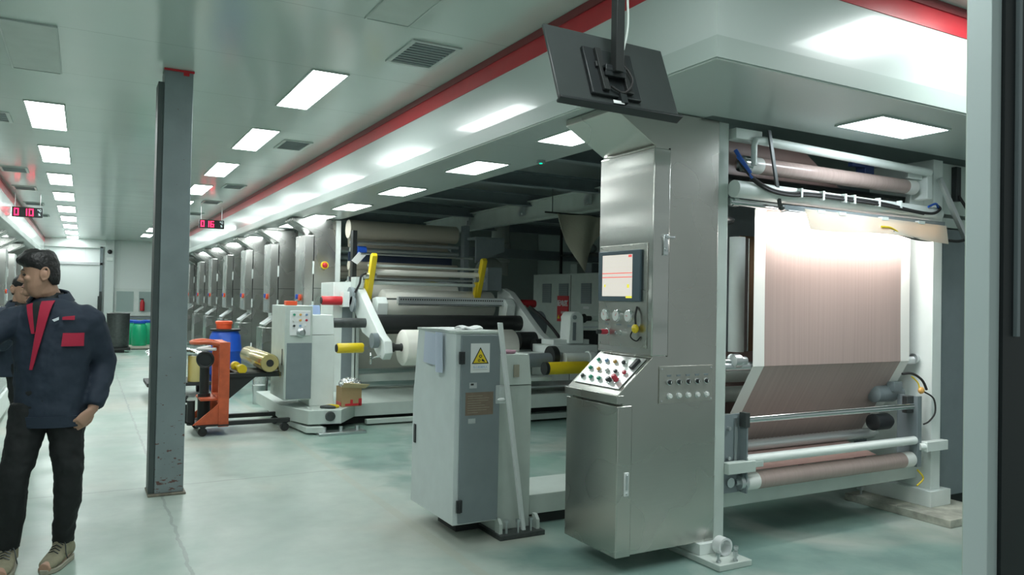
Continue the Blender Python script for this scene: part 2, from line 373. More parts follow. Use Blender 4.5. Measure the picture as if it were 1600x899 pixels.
# mirrored bulkhead on the far side of the aisle
LX = -1.13
struct(MB().box(-1.9, LX, 3, 28.2, SZ, CEIL-.005).build('wall_bulkhead_left', m_fascia, smooth=False))
struct(MB().box(LX-.01, LX+.006, 3, 28.2, 3.015, 3.125).build('trim_5', m_red, smooth=False))
struct(MB().box(LX-.01, LX+.016, 3, 28.2, 3.125, 3.172).build('trim_6', m_reddark, smooth=False))
struct(MB().box(LX-.01, LX+.012, 3, 28.2, SZ-.008, 2.69).build('trim_7', m_band, smooth=False))
struct(MB().box(-4.0, -1.9, 3, 28.2, SZ+.02, SZ+.1).build('ceiling_left_bay', m_soffit, smooth=False))
# ceiling joint trim above column; end wall features
ed = struct(MB().box(-2.2, .42, 28.12, 28.2, 0, 2.35).build('door_1', mat('end_door', (.86, .92, .90), .35), smooth=False))
MB().box(-2.3, .5, 28.08, 28.2, 2.35, 2.43).build('door_head_rail', m_alu, ed)
MB().box(-2.3, .5, 28.08, 28.2, 2.9, 2.97).build('door_track', m_white, ed)
MB().box(.42, .5, 28.08, 28.2, 0, 2.95).build('door_frame', m_grey, ed)
struct(MB().box(.56, .82, 27.9, 28.2, 0, CEIL).build('trim_8', m_fascia, smooth=False))
wn = struct(MB().box(.86, 2.3, 28.12, 28.2, .72, 1.62).build('window_1', m_white, smooth=False))
MB().box(.92, 1.42, 28.10, 28.13, .86, 1.52).build('pane', mat('pane_a', (.40, .50, .48), .2), wn)
MB().box(1.58, 2.1, 28.10, 28.13, .86, 1.52).build('pane', bpy.data.materials['pane_a'], wn)
struct(MB().box(.5, 3.0, 28.05, 28.2, .62, .70).build('trim_9', m_grey, smooth=False))
# doorway the photo is taken through
struct(MB().box(1.972, 2.4, 1.10, 1.16, 0, CEIL+.1).build('wall_doorway', m_jamb, smooth=False))
struct(MB().box(1.966, 2.010, 1.094, 1.155, 0, CEIL+.1).build('trim_10', m_jamb2, smooth=False, bevel=.002))
struct(MB().box(2.010, 2.4, 1.085, 1.10, 0, CEIL+.1).build('trim_11', m_blk, smooth=False))
struct(MB().box(2.055, 2.068, 1.075, 1.085, 1.43, CEIL+.1).build('trim_12', m_grey, smooth=False))

# ================================================================== COLUMN
col = thing('steel_column', 'grey painted steel column with rusty base standing in the aisle', 'column', (.58, 6.36, 0))
MB().box(.485, .685, 6.25, 6.47, .012, CEIL-.008).build('shaft', m_col, col, bevel=.006)
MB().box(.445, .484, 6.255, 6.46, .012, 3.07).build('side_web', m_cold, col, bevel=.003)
MB().box(.44, .70, 6.21, 6.50, 0, .014).build('base_plate', m_plate, col, bevel=.003)
MB().box(.48, .69, 6.235, 6.25, CEIL-.016, CEIL-.002).box(.615, .655, 6.243, 6.25, 3.135, CEIL-.01).build('red_collar', m_redp, col)

# ================================================================== CEILING LIGHTS
def panel_light(x0, x1, y0, y1, z, label, group, m=m_light, lit=True, cat='ceiling light', name='ceiling_light'):
    t = thing(name, label, cat, ((x0+x1)/2, (y0+y1)/2, z-.012), group)
    f = .012
    MB().box(x0-f, x1+f, y0-f, y0, z-.012, z).box(x0-f, x1+f, y1, y1+f, z-.012, z).box(x0-f, x0, y0, y1, z-.012, z).box(x1, x1+f, y0, y1, z-.012, z).build('frame', m_ventw, t, smooth=False)
    MB().box(x0, x1, y0, y1, z-.008, z).build('diffuser', m if lit else m_offw, t, smooth=False)
    return t
ordn = ['nearest', 'second nearest', 'third nearest', 'fourth nearest', 'fifth nearest', 'sixth nearest', 'seventh nearest', 'eighth nearest', 'farthest']
gl = 'ceiling panels left of the column'; gr = 'ceiling panels right of the column'
panel_light(-.50, -.20, 5.66, 6.84, CEIL, 'unlit pale ceiling panel at the top left, nearest of the left row', gl, lit=False)
for k in range(8):
    y = 7.98+2.38*k
    panel_light(-.50, -.20, y, y+1.26, CEIL, 'lit white ceiling panel left of the column, %s of the lit row' % ordn[k], gl)
panel_light(-.50, -.20, 27.0, 28.0, CEIL, 'small lit ceiling panel against the end wall, left of the column', gl)
panel_light(1.44, 1.70, 3.32, 4.44, CEIL, 'unlit pale ceiling panel at the top edge beside the near vent', gr, lit=False)
for k in range(9):
    y = 5.67+2.33*k
    panel_light(1.44, 1.70, y, y+1.24, CEIL, 'lit white ceiling panel between column and red striped bulkhead, %s of its row' % ordn[k], gr)
gs = 'soffit lights over the machine line'
for k, (a, b) in enumerate([(3.98, 4.5), (5.42, 6.03), (7.12, 7.76), (8.78, 9.48), (10.28, 10.98), (11.8, 12.5), (13.3, 14.0), (14.9, 15.6), (17.1, 17.8), (19.3, 20.0), (21.5, 22.2)]):
    panel_light(2.68, 2.96, a, b, SZ-.008, 'soffit light under the right bulkhead, %s' % (ordn[k]+' to the monitor' if k < 8 else ['third', 'second', 'very'][k-8]+' last of the row'), gs, cat='soffit light', name='soffit_light')
panel_light(3.95, 4.58, 2.80, 3.10, SZ-.008, 'cool white soffit light above the pink web, nearest the doorway', gs, m_lightblue, cat='soffit light', name='soffit_light')
for k, y in enumerate((7.2, 9.6, 12.0, 14.4, 16.8, 19.2)):
    panel_light(-1.72, -1.42, y, y+.7, SZ, 'soffit light under the left bulkhead, %s to the doorway' % ordn[k], 'soffit lights of the left line', cat='soffit light', name='soffit_light')
# unseen lit panels added near the doorway; the first gives the right fascia its glow
panel_light(3.9, 4.5, 1.65, 2.25, CEIL, 'unseen lit ceiling panel brightening the right bulkhead near the doorway', gr)
panel_light(1.44, 1.70, 1.0, 2.2, CEIL, 'lit ceiling panel just inside the doorway', gr)
panel_light(-.50, -.20, 1.0, 2.2, CEIL, 'lit ceiling panel inside the doorway on the left', gl)
panel_light(-.50, -.20, 3.3, 4.5, CEIL, 'lit ceiling panel over the left of the aisle before the unlit one', gl)

def vent(x0, x1, y0, y1, label, n=9):
    t = thing('ceiling_vent', label, 'air vent', ((x0+x1)/2, (y0+y1)/2, CEIL-.01), 'ceiling vents')
    z = CEIL; f = .03
    MB().box(x0, x1, y0, y0+f, z-.012, z).box(x0, x1, y1-f, y1, z-.012, z).box(x0, x0+f, y0+f, y1-f, z-.012, z).box(x1-f, x1, y0+f, y1-f, z-.012, z).build('frame', m_ventw, t, smooth=False)
    MB().box(x0+f, x1-f, y0+f, y1-f, z-.003, z).build('backing', m_vent, t, smooth=False)
    mb = MB()
    for i in range(n):
        y = y0+f+(y1-y0-2*f)*(i+.5)/n; mb.box(x0+f, x1-f, y-.004, y+.004, z-.011, z-.003)
    mb.build('louvre', m_vent, t, smooth=False); return t
vent(1.82, 2.17, 4.65, 5.18, 'large louvred ceiling vent nearest the hanging monitor')
vent(1.84, 2.15, 8.40, 8.95, 'grey ceiling vent beside the second lit panel of the right row')
for k, y in enumerate((12.3, 14.7, 17.1, 19.5)): vent(1.84, 2.15, y, y+.5, 'small grey vent far along the right of the ceiling, %s of the four' % ordn[k], 4)
vent(-1.0, -.66, 8.62, 9.12, 'louvred ceiling vent cut by the left edge beside the nearest lit panel', 5)
for k, y in enumerate((12.4, 14.6, 17.2, 19.8)): vent(-1.05, -.72, y, y+.5, 'small grey vent far along the left of the ceiling, %s of the four' % ordn[k], 4)

# ================================================================== LED CLOCKS
SEG = {'0': 'abcdef', '1': 'bc', '6': 'acdefg', '5': 'acdfg', '7': 'abc', '8': 'abcdefg'}
def seg_digit(mb, ch, x, z, y, wd, h):
    t = h*.13
    R_ = {'a': (0, wd, h-t, h), 'd': (0, wd, 0, t), 'g': (0, wd, h/2-t/2, h/2+t/2), 'f': (0, t, h/2, h), 'b': (wd-t, wd, h/2, h), 'e': (0, t, 0, h/2), 'c': (wd-t, wd, 0, h/2)}
    for s_ in SEG[ch]:
        a, b, c, d = R_[s_]; mb.box(x+a, x+b, y-.004, y, z+c, z+d)
def led(x0, x1, y, z0, z1, s, label):
    t = thing('led_display', label, 'display', ((x0+x1)/2, y, z0), 'red LED displays hanging from the ceiling')
    MB().box(x0, x1, y, y+.06, z0, z1).build('housing', m_black, t, bevel=.006)
    h = (z1-z0)*.72; wd = h*.55; mb = MB(); x = x0+.03
    for ch in s:
        if ch == ' ': x += wd*.5; continue
        seg_digit(mb, ch, x, z0+(z1-z0)*.14, y-.002, wd, h); x += wd*1.35
    mb.build('digits', m_led, t, smooth=False)
    text('\u2103', .055, m_ledw, (x1-.05, y-.003, z0+(z1-z0)*.7), (1, 0, 0), (0, 0, 1), t, 'unit_sign'); text('%', .055, m_ledw, (x1-.05, y-.003, z0+(z1-z0)*.3), (1, 0, 0), (0, 0, 1), t, 'unit_sign')
    MB().cyl((x0+.04, y+.03, z1), (x0+.04, y+.03, CEIL), .006).cyl((x1-.04, y+.03, z1), (x1-.04, y+.03, CEIL), .006).build('hanging_rod', m_alu, t)
    return t
led(1.87, 2.32, 15.6, 2.745, 2.905, '016', 'red LED display hanging beside the right bulkhead, showing 016')
led(-1.11, -.66, 15.6, 2.755, 2.925, '0 10', 'red LED display hanging beside the left bulkhead, showing 0 10')

# ================================================================== HANGING MONITOR
tv = thing('hanging_monitor', 'black flat monitor hanging from the ceiling pole, back turned to the doorway', 'monitor', (1.885, 2.565, 2.444))
Rt = Matrix.Rotation(math.radians(1.6), 4, 'Z') @ Matrix.Rotation(math.radians(-21.2), 4, 'X')
MT = Matrix.Translation((1.885, 2.565, 2.444)) @ Rt
def tvb(mb): mb.bm.transform(MT); return mb
tvb(MB().box(-.31, .31, 0, .012, -.174, .174)).build('shell', m_tv, tv, bevel=.004)
tvb(MB().box(-.30, .30, .012, .022, -.17, .17)).build('screen', m_black, tv, bevel=.002)
tvb(MB().poly([(-.31, .022, -.174), (.31, .022, -.174), (.31, -.022, -.168), (-.31, -.012, -.168)][::-1], (0, 0, -.012))).build('lower_casing', m_black, tv, bevel=.003)
tvb(MB().box(-.15, .10, -.018, 0, -.135, .09)).build('mount_plate', m_black, tv, bevel=.004)
tvb(MB().box(-.10, -.07, -.035, -.018, -.12, .08).box(.02, .05, -.035, -.018, -.12, .08).box(-.11, .07, -.03, -.018, -.01, .015)).build('mount_rail', m_iron, tv, bevel=.002)
tvb(MB().box(-.06, -.005, -.024, -.022, -.172, -.158)).build('label_sticker', m_wpaper, tv)
tvb(MB().box(-.02, .012, -.03, -.0, -.165, -.12)).build('socket_block', m_black, tv)
tvb(MB().tube([(-.02, -.035, .05), (.03, -.05, -.02), (.04, -.05, -.08), (0, -.03, -.12), (-.06, -.03, -.1)], .005, sub=6)).build('cable_loop', m_rubber, tv)
MB().box(1.832, 1.872, 2.475, 2.515, 2.42, CEIL).build('pole', m_iron, tv, bevel=.003)
MB().box(1.80, 1.90, 2.50, 2.545, 2.405, 2.45).cyl((1.80, 2.51, 2.43), (1.90, 2.51, 2.43), .012).build('tilt_bracket', m_black, tv, bevel=.003)
MB().tube([(1.885, 2.50, 2.52), (1.905, 2.50, 2.62), (1.90, 2.50, 2.75), (1.88, 2.49, 2.9), (1.88, 2.49, CEIL)], .005, sub=5).build('power_cable', m_offw, tv)

# ================================================================== STAINLESS CONTROL CABINET (near)
cc = thing('control_cabinet', 'tall brushed stainless control cabinet with touch screen and sloping button console', 'control cabinet', (2.93, 3.65, .08))
prof = [(2.60, .10), (3.285, .10), (3.285, 2.588), (2.52, 2.588), (2.52, 2.55), (2.80, 2.385), (2.80, 1.185), (2.565, .985), (2.555, .94), (2.60, .935)]
MB().poly([(x, 3.40, z) for x, z in prof], (0, .50, 0)).build('body', m_ss, cc, bevel=.004)
dr = MB().box(2.56, 2.662, 3.392, 3.902, .095, .925).build('lower_door', m_ss, cc, bevel=.006)
MB().box(2.607, 2.640, 3.384, 3.393, .43, .56).build('latch_plate', mat('bright_zinc', (.80, .82, .82), .45, .4), dr, bevel=.003)
MB().box(2.617, 2.630, 3.378, 3.386, .465, .55).cyl((2.6235, 3.386, .445), (2.6235, 3.380, .445), .006).build('latch_lever', m_alu, dr, bevel=.002)
MB().box(2.5495, 2.60, 3.388, 3.908, .938, .984).build('console_lip', m_ss, cc, bevel=.003)
ud = MB().box(2.785, 2.905, 3.388, 3.905, 1.195, 2.372).build('upper_door', m_ss2, cc, bevel=.006)
MB().box(2.902, 2.908, 3.395, 3.40, 1.19, 2.38).build('door_gap', m_iron, cc)
MB().box(2.853, 2.885, 3.376, 3.388, 1.765, 1.885).build('latch_plate', m_chrome, ud, bevel=.003)
MB().box(2.86, 2.922, 3.362, 3.378, 1.862, 1.874).cyl((2.869, 3.388, 1.80), (2.869, 3.37, 1.80), .011).build('latch_lever', m_alu, ud, bevel=.002)
# sloping button console
sA = Vector((2.565, 0, .988)); sB = Vector((2.80, 0, 1.188)); sd = (sB-sA).normalized(); sn = Vector((-sd.z, 0, sd.x))
def slope(u, v, h): # u 0..1 from far(y 3.9) to near (3.4), v 0..1 up the slope
    p = sA+(sB-sA)*v+sn*h; return Vector((p.x, 3.9-u*.5, p.z))
MB().poly([slope(.06, .12, .001), slope(.94, .12, .001), slope(.94, .93, .001), slope(.06, .93, .001)], sn*.004).build('button_plate', mat('brushed_light_plate', (.80, .82, .80), .3, .6), cc)
bc = {'g': mat('button_green', (.05, .35, .22), .3), 'b': mat('button_blue', (.25, .40, .62), .3), 'o': mat('button_orange', (.75, .42, .12), .3), 'k': mat('button_dark', (.05, .06, .06), .3), 'r': mat('button_red', (.55, .04, .07), .3), 'w': m_glass, 'y': m_yel}
def knob(p, n, r, h, m, parent, name='button', ring=True, label=None):
    p = Vector(p); n = Vector(n)
    o = MB().lathe(p, p+n*h, [(0, r), (h*.8, r), (h, r*.8)], 14).build(name, m, parent, label=label)
    if ring: MB().lathe(p, p+n*.006, [(0, r*1.35), (.005, r*1.3), (.006, r*1.1)], 14).build('bezel', m_chrome, o)
    return o
rows = [(.27, 'kggk'), (.50, 'gowkr'), (.74, 'gbok')]
for v, s_ in rows:
    for i, ch in enumerate(s_):
        u = .17+.165*i+(.74-v)*-.02
        knob(slope(u, v, .005), sn, .0125, .020, bc[ch], cc)
kb = knob(slope(.80, .30, .005), sn, .016, .045, bc['r'], cc, 'rotary_switch')
kb2 = knob(slope(.70, .27, .005), sn, .014, .03, bc['k'], cc, 'rotary_switch')
MB().poly([slope(.84, .62, .005), slope(.90, .62, .005), slope(.90, .86, .005), slope(.84, .86, .005)], sn*.02).build('toggle_switch', m_black, cc, bevel=.003)
# touch screen panel and gauges on the upper door
ux = 2.785
sp = MB().box(ux-.006, ux, 3.43, 3.885, 1.235, 1.835).build('instrument_plate', m_ss, cc, bevel=.002)
for y in (3.44, 3.66, 3.875):
    for z in (1.245, 1.825):
        MB().cyl((ux-.006, y, z), (ux-.009, y, z), .005, n=8).build('screw', m_chrome, sp)
bz = MB().box(ux-.022, ux-.006, 3.475, 3.88, 1.50, 1.80).build('touch_screen', mat('screen_bezel', (.08, .12, .15), .35), cc, bevel=.004)
MB().box(ux-.0235, ux-.021, 3.545, 3.835, 1.53, 1.775).build('display', m_screen, bz, smooth=False)
MB().box(ux-.0245, ux-.023, 3.545, 3.835, 1.664, 1.669).box(ux-.0245, ux-.023, 3.545, 3.835, 1.640, 1.645).box(ux-.0245, ux-.023, 3.55, 3.58, 1.758, 1.772).build('display_red_line', m_sred, bz, smooth=False)
MB().box(ux-.0245, ux-.023, 3.545, 3.60, 1.520, 1.532).box(ux-.0245, ux-.023, 3.57, 3.59, 1.58, 1.60).box(ux-.0245, ux-.023, 3.80, 3.815, 1.585, 1.60).build('display_yellow_key', m_syel, bz, smooth=False)
mb = MB()
for i in range(6): mb.box(ux-.0243, ux-.023, 3.56+.043*i, 3.59+.043*i, 1.70, 1.704).box(ux-.0243, ux-.023, 3.56+.043*i, 3.585+.043*i, 1.735, 1.738).box(ux-.0243, ux-.023, 3.56+.043*i, 3.588+.043*i, 1.605, 1.608).box(ux-.0243, ux-.023, 3.56+.043*i, 3.582+.043*i, 1.555, 1.557)
mb.build('display_text', m_sgrey, bz, smooth=False)
for y, a in ((3.805, .5), (3.69, -.6), (3.575, 1.4)):
    g = MB().lathe((ux-.006, y, 1.415), (ux-.03, y, 1.415), [(0, .036), (.018, .036), (.022, .033), (.0225, .031)], 24).build('pressure_gauge', m_chrome, cc)
    MB().cyl((ux-.0285, y, 1.415), (ux-.030, y, 1.415), .030, n=24).build('dial', m_glass, g)
    MB().poly([(ux-.0302, y-.002*math.cos(a), 1.415+.002*math.sin(a)), (ux-.0302, y+.002*math.cos(a), 1.415-.002*math.sin(a)), (ux-.0302, y+.024*math.sin(a), 1.415+.024*math.cos(a))], (-.001, 0, 0)).build('needle', m_redp, g)
MB().box(ux-.008, ux-.006, 3.79, 3.82, 1.358, 1.366).box(ux-.008, ux-.006, 3.66, 3.71, 1.358, 1.366).box(ux-.008, ux-.006, 3.56, 3.60, 1.350, 1.366).build('nameplate', m_grey, cc)
kr = knob((ux-.006, 3.80, 1.315), (-1, 0, 0), .016, .05, bc['r'], cc, 'pressure_regulator', label='red and black pressure regulator knob')
MB().lathe((ux-.056, 3.80, 1.315), (ux-.085, 3.80, 1.315), [(0, .014), (.024, .014), (.029, .008)], 12).build('knob_cap', m_black, kr)
knob((ux-.006, 3.665, 1.315), (-1, 0, 0), .011, .04, m_chrome, cc, 'valve_lever')
yv = MB().ball((ux-.03, 3.50, 1.345), .024, .8, 1, 1.1).build('yellow_valve', m_yel, cc)
MB().tube([(ux-.01, 3.51, 1.47), (ux-.03, 3.50, 1.42), (ux-.03, 3.495, 1.37)], .006, sub=5).tube([(ux-.02, 3.52, 1.35), (ux-.035, 3.535, 1.30), (ux-.02, 3.50, 1.275), (ux-.01, 3.475, 1.30)], .004, sub=5).build('valve_hose', m_rubber, yv)
# five-knob plate on the side
p5 = MB().box(2.85, 3.253, 3.394, 3.40, .925, 1.136).build('switch_plate', mat('zinc_plate', (.5, .5, .46), .38, .9, noise=.1), cc, bevel=.001)
for x in (2.865, 3.238):
    for z in (.94, 1.121): MB().cyl((x, 3.394, z), (x, 3.390, z), .005, n=8).build('screw', m_chrome, p5)
for i in range(5):
    x = 2.92+.07*i
    k_ = knob((x, 3.394, 1.045), (0, -1, 0), .013, .02, m_black, cc, 'selector_knob')
    MB().box(x-.002, x+.002, 3.371, 3.375, 1.037, 1.053).build('knob_mark', m_glass, k_)
    knob((x, 3.394, .967), (0, -1, 0), .014, .02, m_glass, cc, 'white_dial')
    MB().box(x-.018, x+.018, 3.392, 3.3945, 1.084, 1.087).box(x-.014, x+.014, 3.392, 3.3945, 1.076, 1.084).build('engraved_label', m_grey, p5)

# ================================================================== PRINTING UNIT (near machine)
pu = thing('printing_unit', 'near printing machine with pink web running over rollers between two pale posts', 'printing machine', (4.4, 3.6, 0))
def part(n, m, mb, bevel=0, parent=pu, label=None): return mb.build(n, m, parent, bevel=bevel, label=label)
part('left_post', m_offw, MB().box(3.288, 3.372, 3.41, 3.95, .10, 2.585), .004)
part('post_block', m_white, MB().box(3.15, 3.372, 3.37, 3.95, .035, .10), .003)
part('foot_plate', m_offw, MB().box(3.13, 3.38, 3.19, 3.95, 0, .035), .004)
MB()
for x, y in ((3.17, 3.24), (3.275, 3.215), (3.345, 3.28)):
    part('foot_bolt', m_alu, MB().cyl((x, y, .03), (x, y, .085), .009, n=8).cyl((x, y, .075), (x, y, .09), .016, n=6).cyl((x, y, .034), (x, y, .046), .016, n=6))
tag(MB().rings([[(3.285+r*math.cos(a), y, .087+r*math.sin(a)) for a in [2*PI*i/24 for i in range(24)]] for r, y in ((.052, 3.30), (.052, 3.36), (.04, 3.36), (.04, 3.30), (.052, 3.30))], cap=False).build('pipe_ring', mat('white_pvc', (.75, .78, .78), .3)), 'short white plastic pipe ring lying on the foot plate of the left post', 'pipe')
part('right_post', m_white, MB().box(5.42, 5.53, 3.42, 3.95, .17, 2.585), .004)
part('post_block', m_white, MB().box(5.36, 5.60, 3.38, 3.99, .055, .17), .003)
part('foot_plate', mat('dirty_plate', (.46, .47, .40), .6, noise=.45, nscale=9), MB().box(5.17, 5.75, 3.12, 3.95, 0, .055), .004)
for x, y in ((5.62, 3.2), (5.24, 3.86)):
    part('foot_bolt', m_alu, MB().cyl((x, y, .05), (x, y, .10), .009, n=8).cyl((x, y, .095), (x, y, .115), .018, n=6))
part('cross_beam', m_offw, MB().box(3.372, 5.42, 3.53, 3.63, .235, .325), .004)
part('rear_plate', m_grey, MB().box(3.372, 5.42, 4.55, 4.58, .1, 2.5), 0)
part('top_beam', m_offw, MB().box(3.372, 5.42, 4.25, 4.35, 2.46, 2.55), .004)
# web
WX0, WX1 = 3.69, 5.27
part('printed_web', m_pink, MB().grid(lambda u, v: (WX0+(WX1-WX0)*v, 3.50+.006*math.sin(v*9)*math.sin(u*PI), 2.09-.985*u), 8, 16, .002))
part('printed_web', m_pink, MB().grid(lambda u, v: (WX0+(WX1-WX0)*v, 3.502+.36*u, 1.105-.62*u), 6, 12, .002))
part('printed_web', m_pink, MB().grid(lambda u, v: (WX0+(WX1-WX0)*v, 3.50-.10*(1-math.cos(u*PI/2)), 2.09+.03*math.sin(u*PI/2)), 6, 10, .002))
part('turning_roller', m_alu, MB().cyl((3.40, 3.535, 1.105), (5.38, 3.535, 1.105), .028), label='slim roller where the web folds back')
e = part('idler_disc', m_alu, MB().lathe((3.385, 3.53, 1.14), (3.66, 3.53, 1.14), [(0, .014), (.14, .014), (.145, .03), (.155, .046), (.21, .046), (.215, .03), (.27, .028)], 24))
part('idler_disc', m_alu, MB().lathe((5.30, 3.53, 1.12), (5.44, 3.53, 1.12), [(0, .015), (.06, .015), (.062, .036), (.09, .036), (.092, .02), (.14, .02)], 24))
part('chrome_bar', m_chrome, MB().cyl((3.555, 3.42, .79), (5.19, 3.42, .79), .022, n=24))
part('white_bar', m_white, MB().cyl((3.55, 3.42, .545), (5.22, 3.42, .545), .030, n=24))
m_knurl = mat('bright_knurled_metal', (.72, .75, .75), .3, .8)
mb = MB(); mb.lathe((3.58, 3.72, .555), (5.22, 3.72, .555), [(0.0, .018), (.03, .018)]+[(t/1, .036+.003*(k % 2)) for k, t in enumerate([.04+.0195*i for i in range(80)])]+[(1.61, .018), (1.64, .018)], 20)
part('knurled_roller', m_knurl, mb)
part('lower_roller', m_pinkr, MB().lathe((3.57, 3.45, .405), (5.22, 3.45, .405), [(0, .055), (1.65, .055)], 32))
part('roller_end', m_alu, MB().lathe((3.50, 3.45, .405), (3.572, 3.45, .405), [(0, .02), (.02, .02), (.022, .045), (.07, .056)], 24))
part('roller_end', m_alu, MB().lathe((5.218, 3.45, .405), (5.27, 3.45, .405), [(0, .056), (.01, .045), (.05, .03)], 24))
part('web_band', m_dpink, MB().grid(lambda u, v: (3.62+1.25*v, 3.47+.25*u, .462+.06*u), 3, 4, .003))
part('left_bracket', m_grey, MB().box(3.405, 3.555, 3.455, 3.465, .345, .825).box(3.545, 3.556, 3.40, 3.465, .345, .825).box(3.395, 3.555, 3.465, 3.62, .345, .36), .002)
part('bracket_arm', m_alu, MB().poly([(3.49, 3.445, .80), (3.51, 3.445, .80), (3.515, 3.445, .68), (3.505, 3.445, .50), (3.49, 3.445, .50)], (0, .012, 0)).cyl((3.44, 3.455, .74), (3.44, 3.435, .74), .012, n=8).cyl((3.44, 3.455, .56), (3.44, 3.435, .56), .012, n=8).cyl((3.46, 3.455, .41), (3.46, 3.44, .41), .030, n=20))
part('bar_socket', m_dsteel, MB().box(3.53, 3.565, 3.395, 3.45, .745, .835), .002)
part('square_tube', m_offw, MB().box(3.373, 3.60, 3.375, 3.43, .478, .545), .003)
part('square_tube', m_offw, MB().box(3.60, 3.68, 3.39, 3.43, .50, .535), .003)
part('right_bracket', m_grey, MB().box(5.225, 5.245, 3.40, 3.56, .355, .86).box(5.245, 5.275, 3.40, 3.41, .355, .86), .002)
part('bar_socket', m_dsteel, MB().box(5.15, 5.226, 3.43, 3.47, .74, .86), .002)
part('side_clamp', m_white, MB().box(5.28, 5.53, 3.36, 3.415, .465, .535).cyl((5.25, 3.40, .5), (5.30, 3.38, .5), .025, n=12), .003)
part('drive_motor', m_grey, MB().lathe((5.02, 3.62, .86), (5.34, 3.62, .86), [(0, .03), (.02, .06), (.22, .065), (.26, .05), (.32, .05)], 24).box(5.16, 5.26, 3.54, 3.60, .88, .95), .002)
part('motor_fan', m_black, MB().lathe((5.0, 3.60, .66), (5.20, 3.60, .66), [(0, .04), (.01, .06), (.16, .06), (.2, .04)], 20))
part('wiring', m_rubber, MB().tube([(5.12, 3.45, 1.02), (5.22, 3.44, 1.02), (5.32, 3.43, .97), (5.36, 3.42, .90)], .009, sub=6))
part('wiring', m_rubber, MB().tube([(5.30, 3.40, .89), (5.38, 3.38, .84), (5.40, 3.38, .74), (5.33, 3.38, .68), (5.28, 3.39, .66)], .006, sub=6))
part('wiring', m_yel, MB().tube([(5.2, 3.43, 1.0), (5.26, 3.42, .95), (5.27, 3.41, .88), (5.32, 3.42, .90)], .005, sub=6), label='yellow wire')
part('wiring', m_yel, MB().tube([(5.26, 3.42, .33), (5.30, 3.40, .27), (5.24, 3.41, .22)], .006, sub=5), label='yellow wire')
part('terminal_box', bc['o'], MB().ball((5.28, 3.41, .90), .028, 1, .7, .9))
# behind the web at the left: duct and brown film
part('air_duct', m_white, MB().cyl((4.03, 3.98, 1.16), (4.03, 3.98, 1.97), .055), label='vertical white air duct behind the web')
part('air_duct', m_chrome, MB().cyl((4.16, 4.05, 1.16), (4.16, 4.05, 1.97), .045), label='vertical bright metal duct behind the web')
part('brown_film', m_brown, MB().box(4.20, 4.40, 4.12, 4.13, 1.15, 2.0))
part('rear_roller', m_offw, MB().cyl((3.38, 3.95, 1.0), (5.4, 3.95, 1.0), .05).cyl((3.38, 4.0, .86), (5.4, 4.0, .86), .055).cyl((3.38, 3.9, .70), (5.4, 3.9, .70), .045))
part('rear_web', m_dpink, MB().box(3.6, 5.25, 4.1, 4.105, .5, 1.15))
# upper rollers
part('top_tube', m_white, MB().tube([(3.53, 3.36, 2.34), (3.53, 3.36, 2.46), (3.55, 3.37, 2.495), (3.62, 3.37, 2.50), (5.30, 3.38, 2.47)], [.018, .018, .022, .028, .028], n=16))
part('tube_mount', m_white, MB().box(3.40, 3.62, 3.38, 3.47, 2.495, 2.56), .004)
part('tube_mount', m_white, MB().box(5.28, 5.34, 3.38, 3.52, 2.28, 2.50), .004)
part('upper_roller', m_pinkr, MB().cyl((3.57, 3.45, 2.362), (5.22, 3.45, 2.362), .052, n=32))
part('roller_end', m_chrome, MB().lathe((3.50, 3.45, 2.362), (3.575, 3.45, 2.362), [(0, .02), (.01, .05), (.07, .053)], 24))
part('dark_roller', m_dsteel, MB().cyl((3.4, 3.62, 2.27), (5.4, 3.62, 2.27), .055, n=24))
part('cable_tray', m_white, MB().cyl((3.376, 3.37, 2.187), (5.38, 3.37, 2.17), .052, n=28))
part('cable_bundle', m_rubber, MB().tube([(3.40, 3.36, 2.36), (3.47, 3.32, 2.26), (3.60, 3.305, 2.20), (3.75, 3.30, 2.185), (4.0, 3.305, 2.20), (4.6, 3.30, 2.195), (5.0, 3.30, 2.165), (5.2, 3.29, 2.16), (5.32, 3.31, 2.20), (5.36, 3.35, 2.23)], .010, sub=6).tube([(3.47, 3.33, 2.25), (3.60, 3.30, 2.185), (3.78, 3.295, 2.17), (4.0, 3.30, 2.185), (4.6, 3.295, 2.178), (5.1, 3.29, 2.15)], .009, sub=6))
part('blue_hose', m_bluecable, MB().tube([(3.385, 3.37, 2.42), (3.41, 3.345, 2.36), (3.46, 3.32, 2.28)], .012, sub=6).tube([(3.39, 3.36, 2.38), (3.42, 3.34, 2.33), (3.47, 3.315, 2.25)], .008, sub=6), label='blue air hoses')
part('blue_hose', m_bluecable, MB().tube([(5.2, 3.32, 2.21), (5.27, 3.31, 2.235), (5.33, 3.33, 2.215)], .008, sub=6), label='blue air hoses')
for x in (3.87, 4.07, 4.28, 4.37, 4.62, 4.85): part('cable_clip', m_white, MB().box(x-.008, x+.008, 3.286, 3.32, 2.165, 2.222))

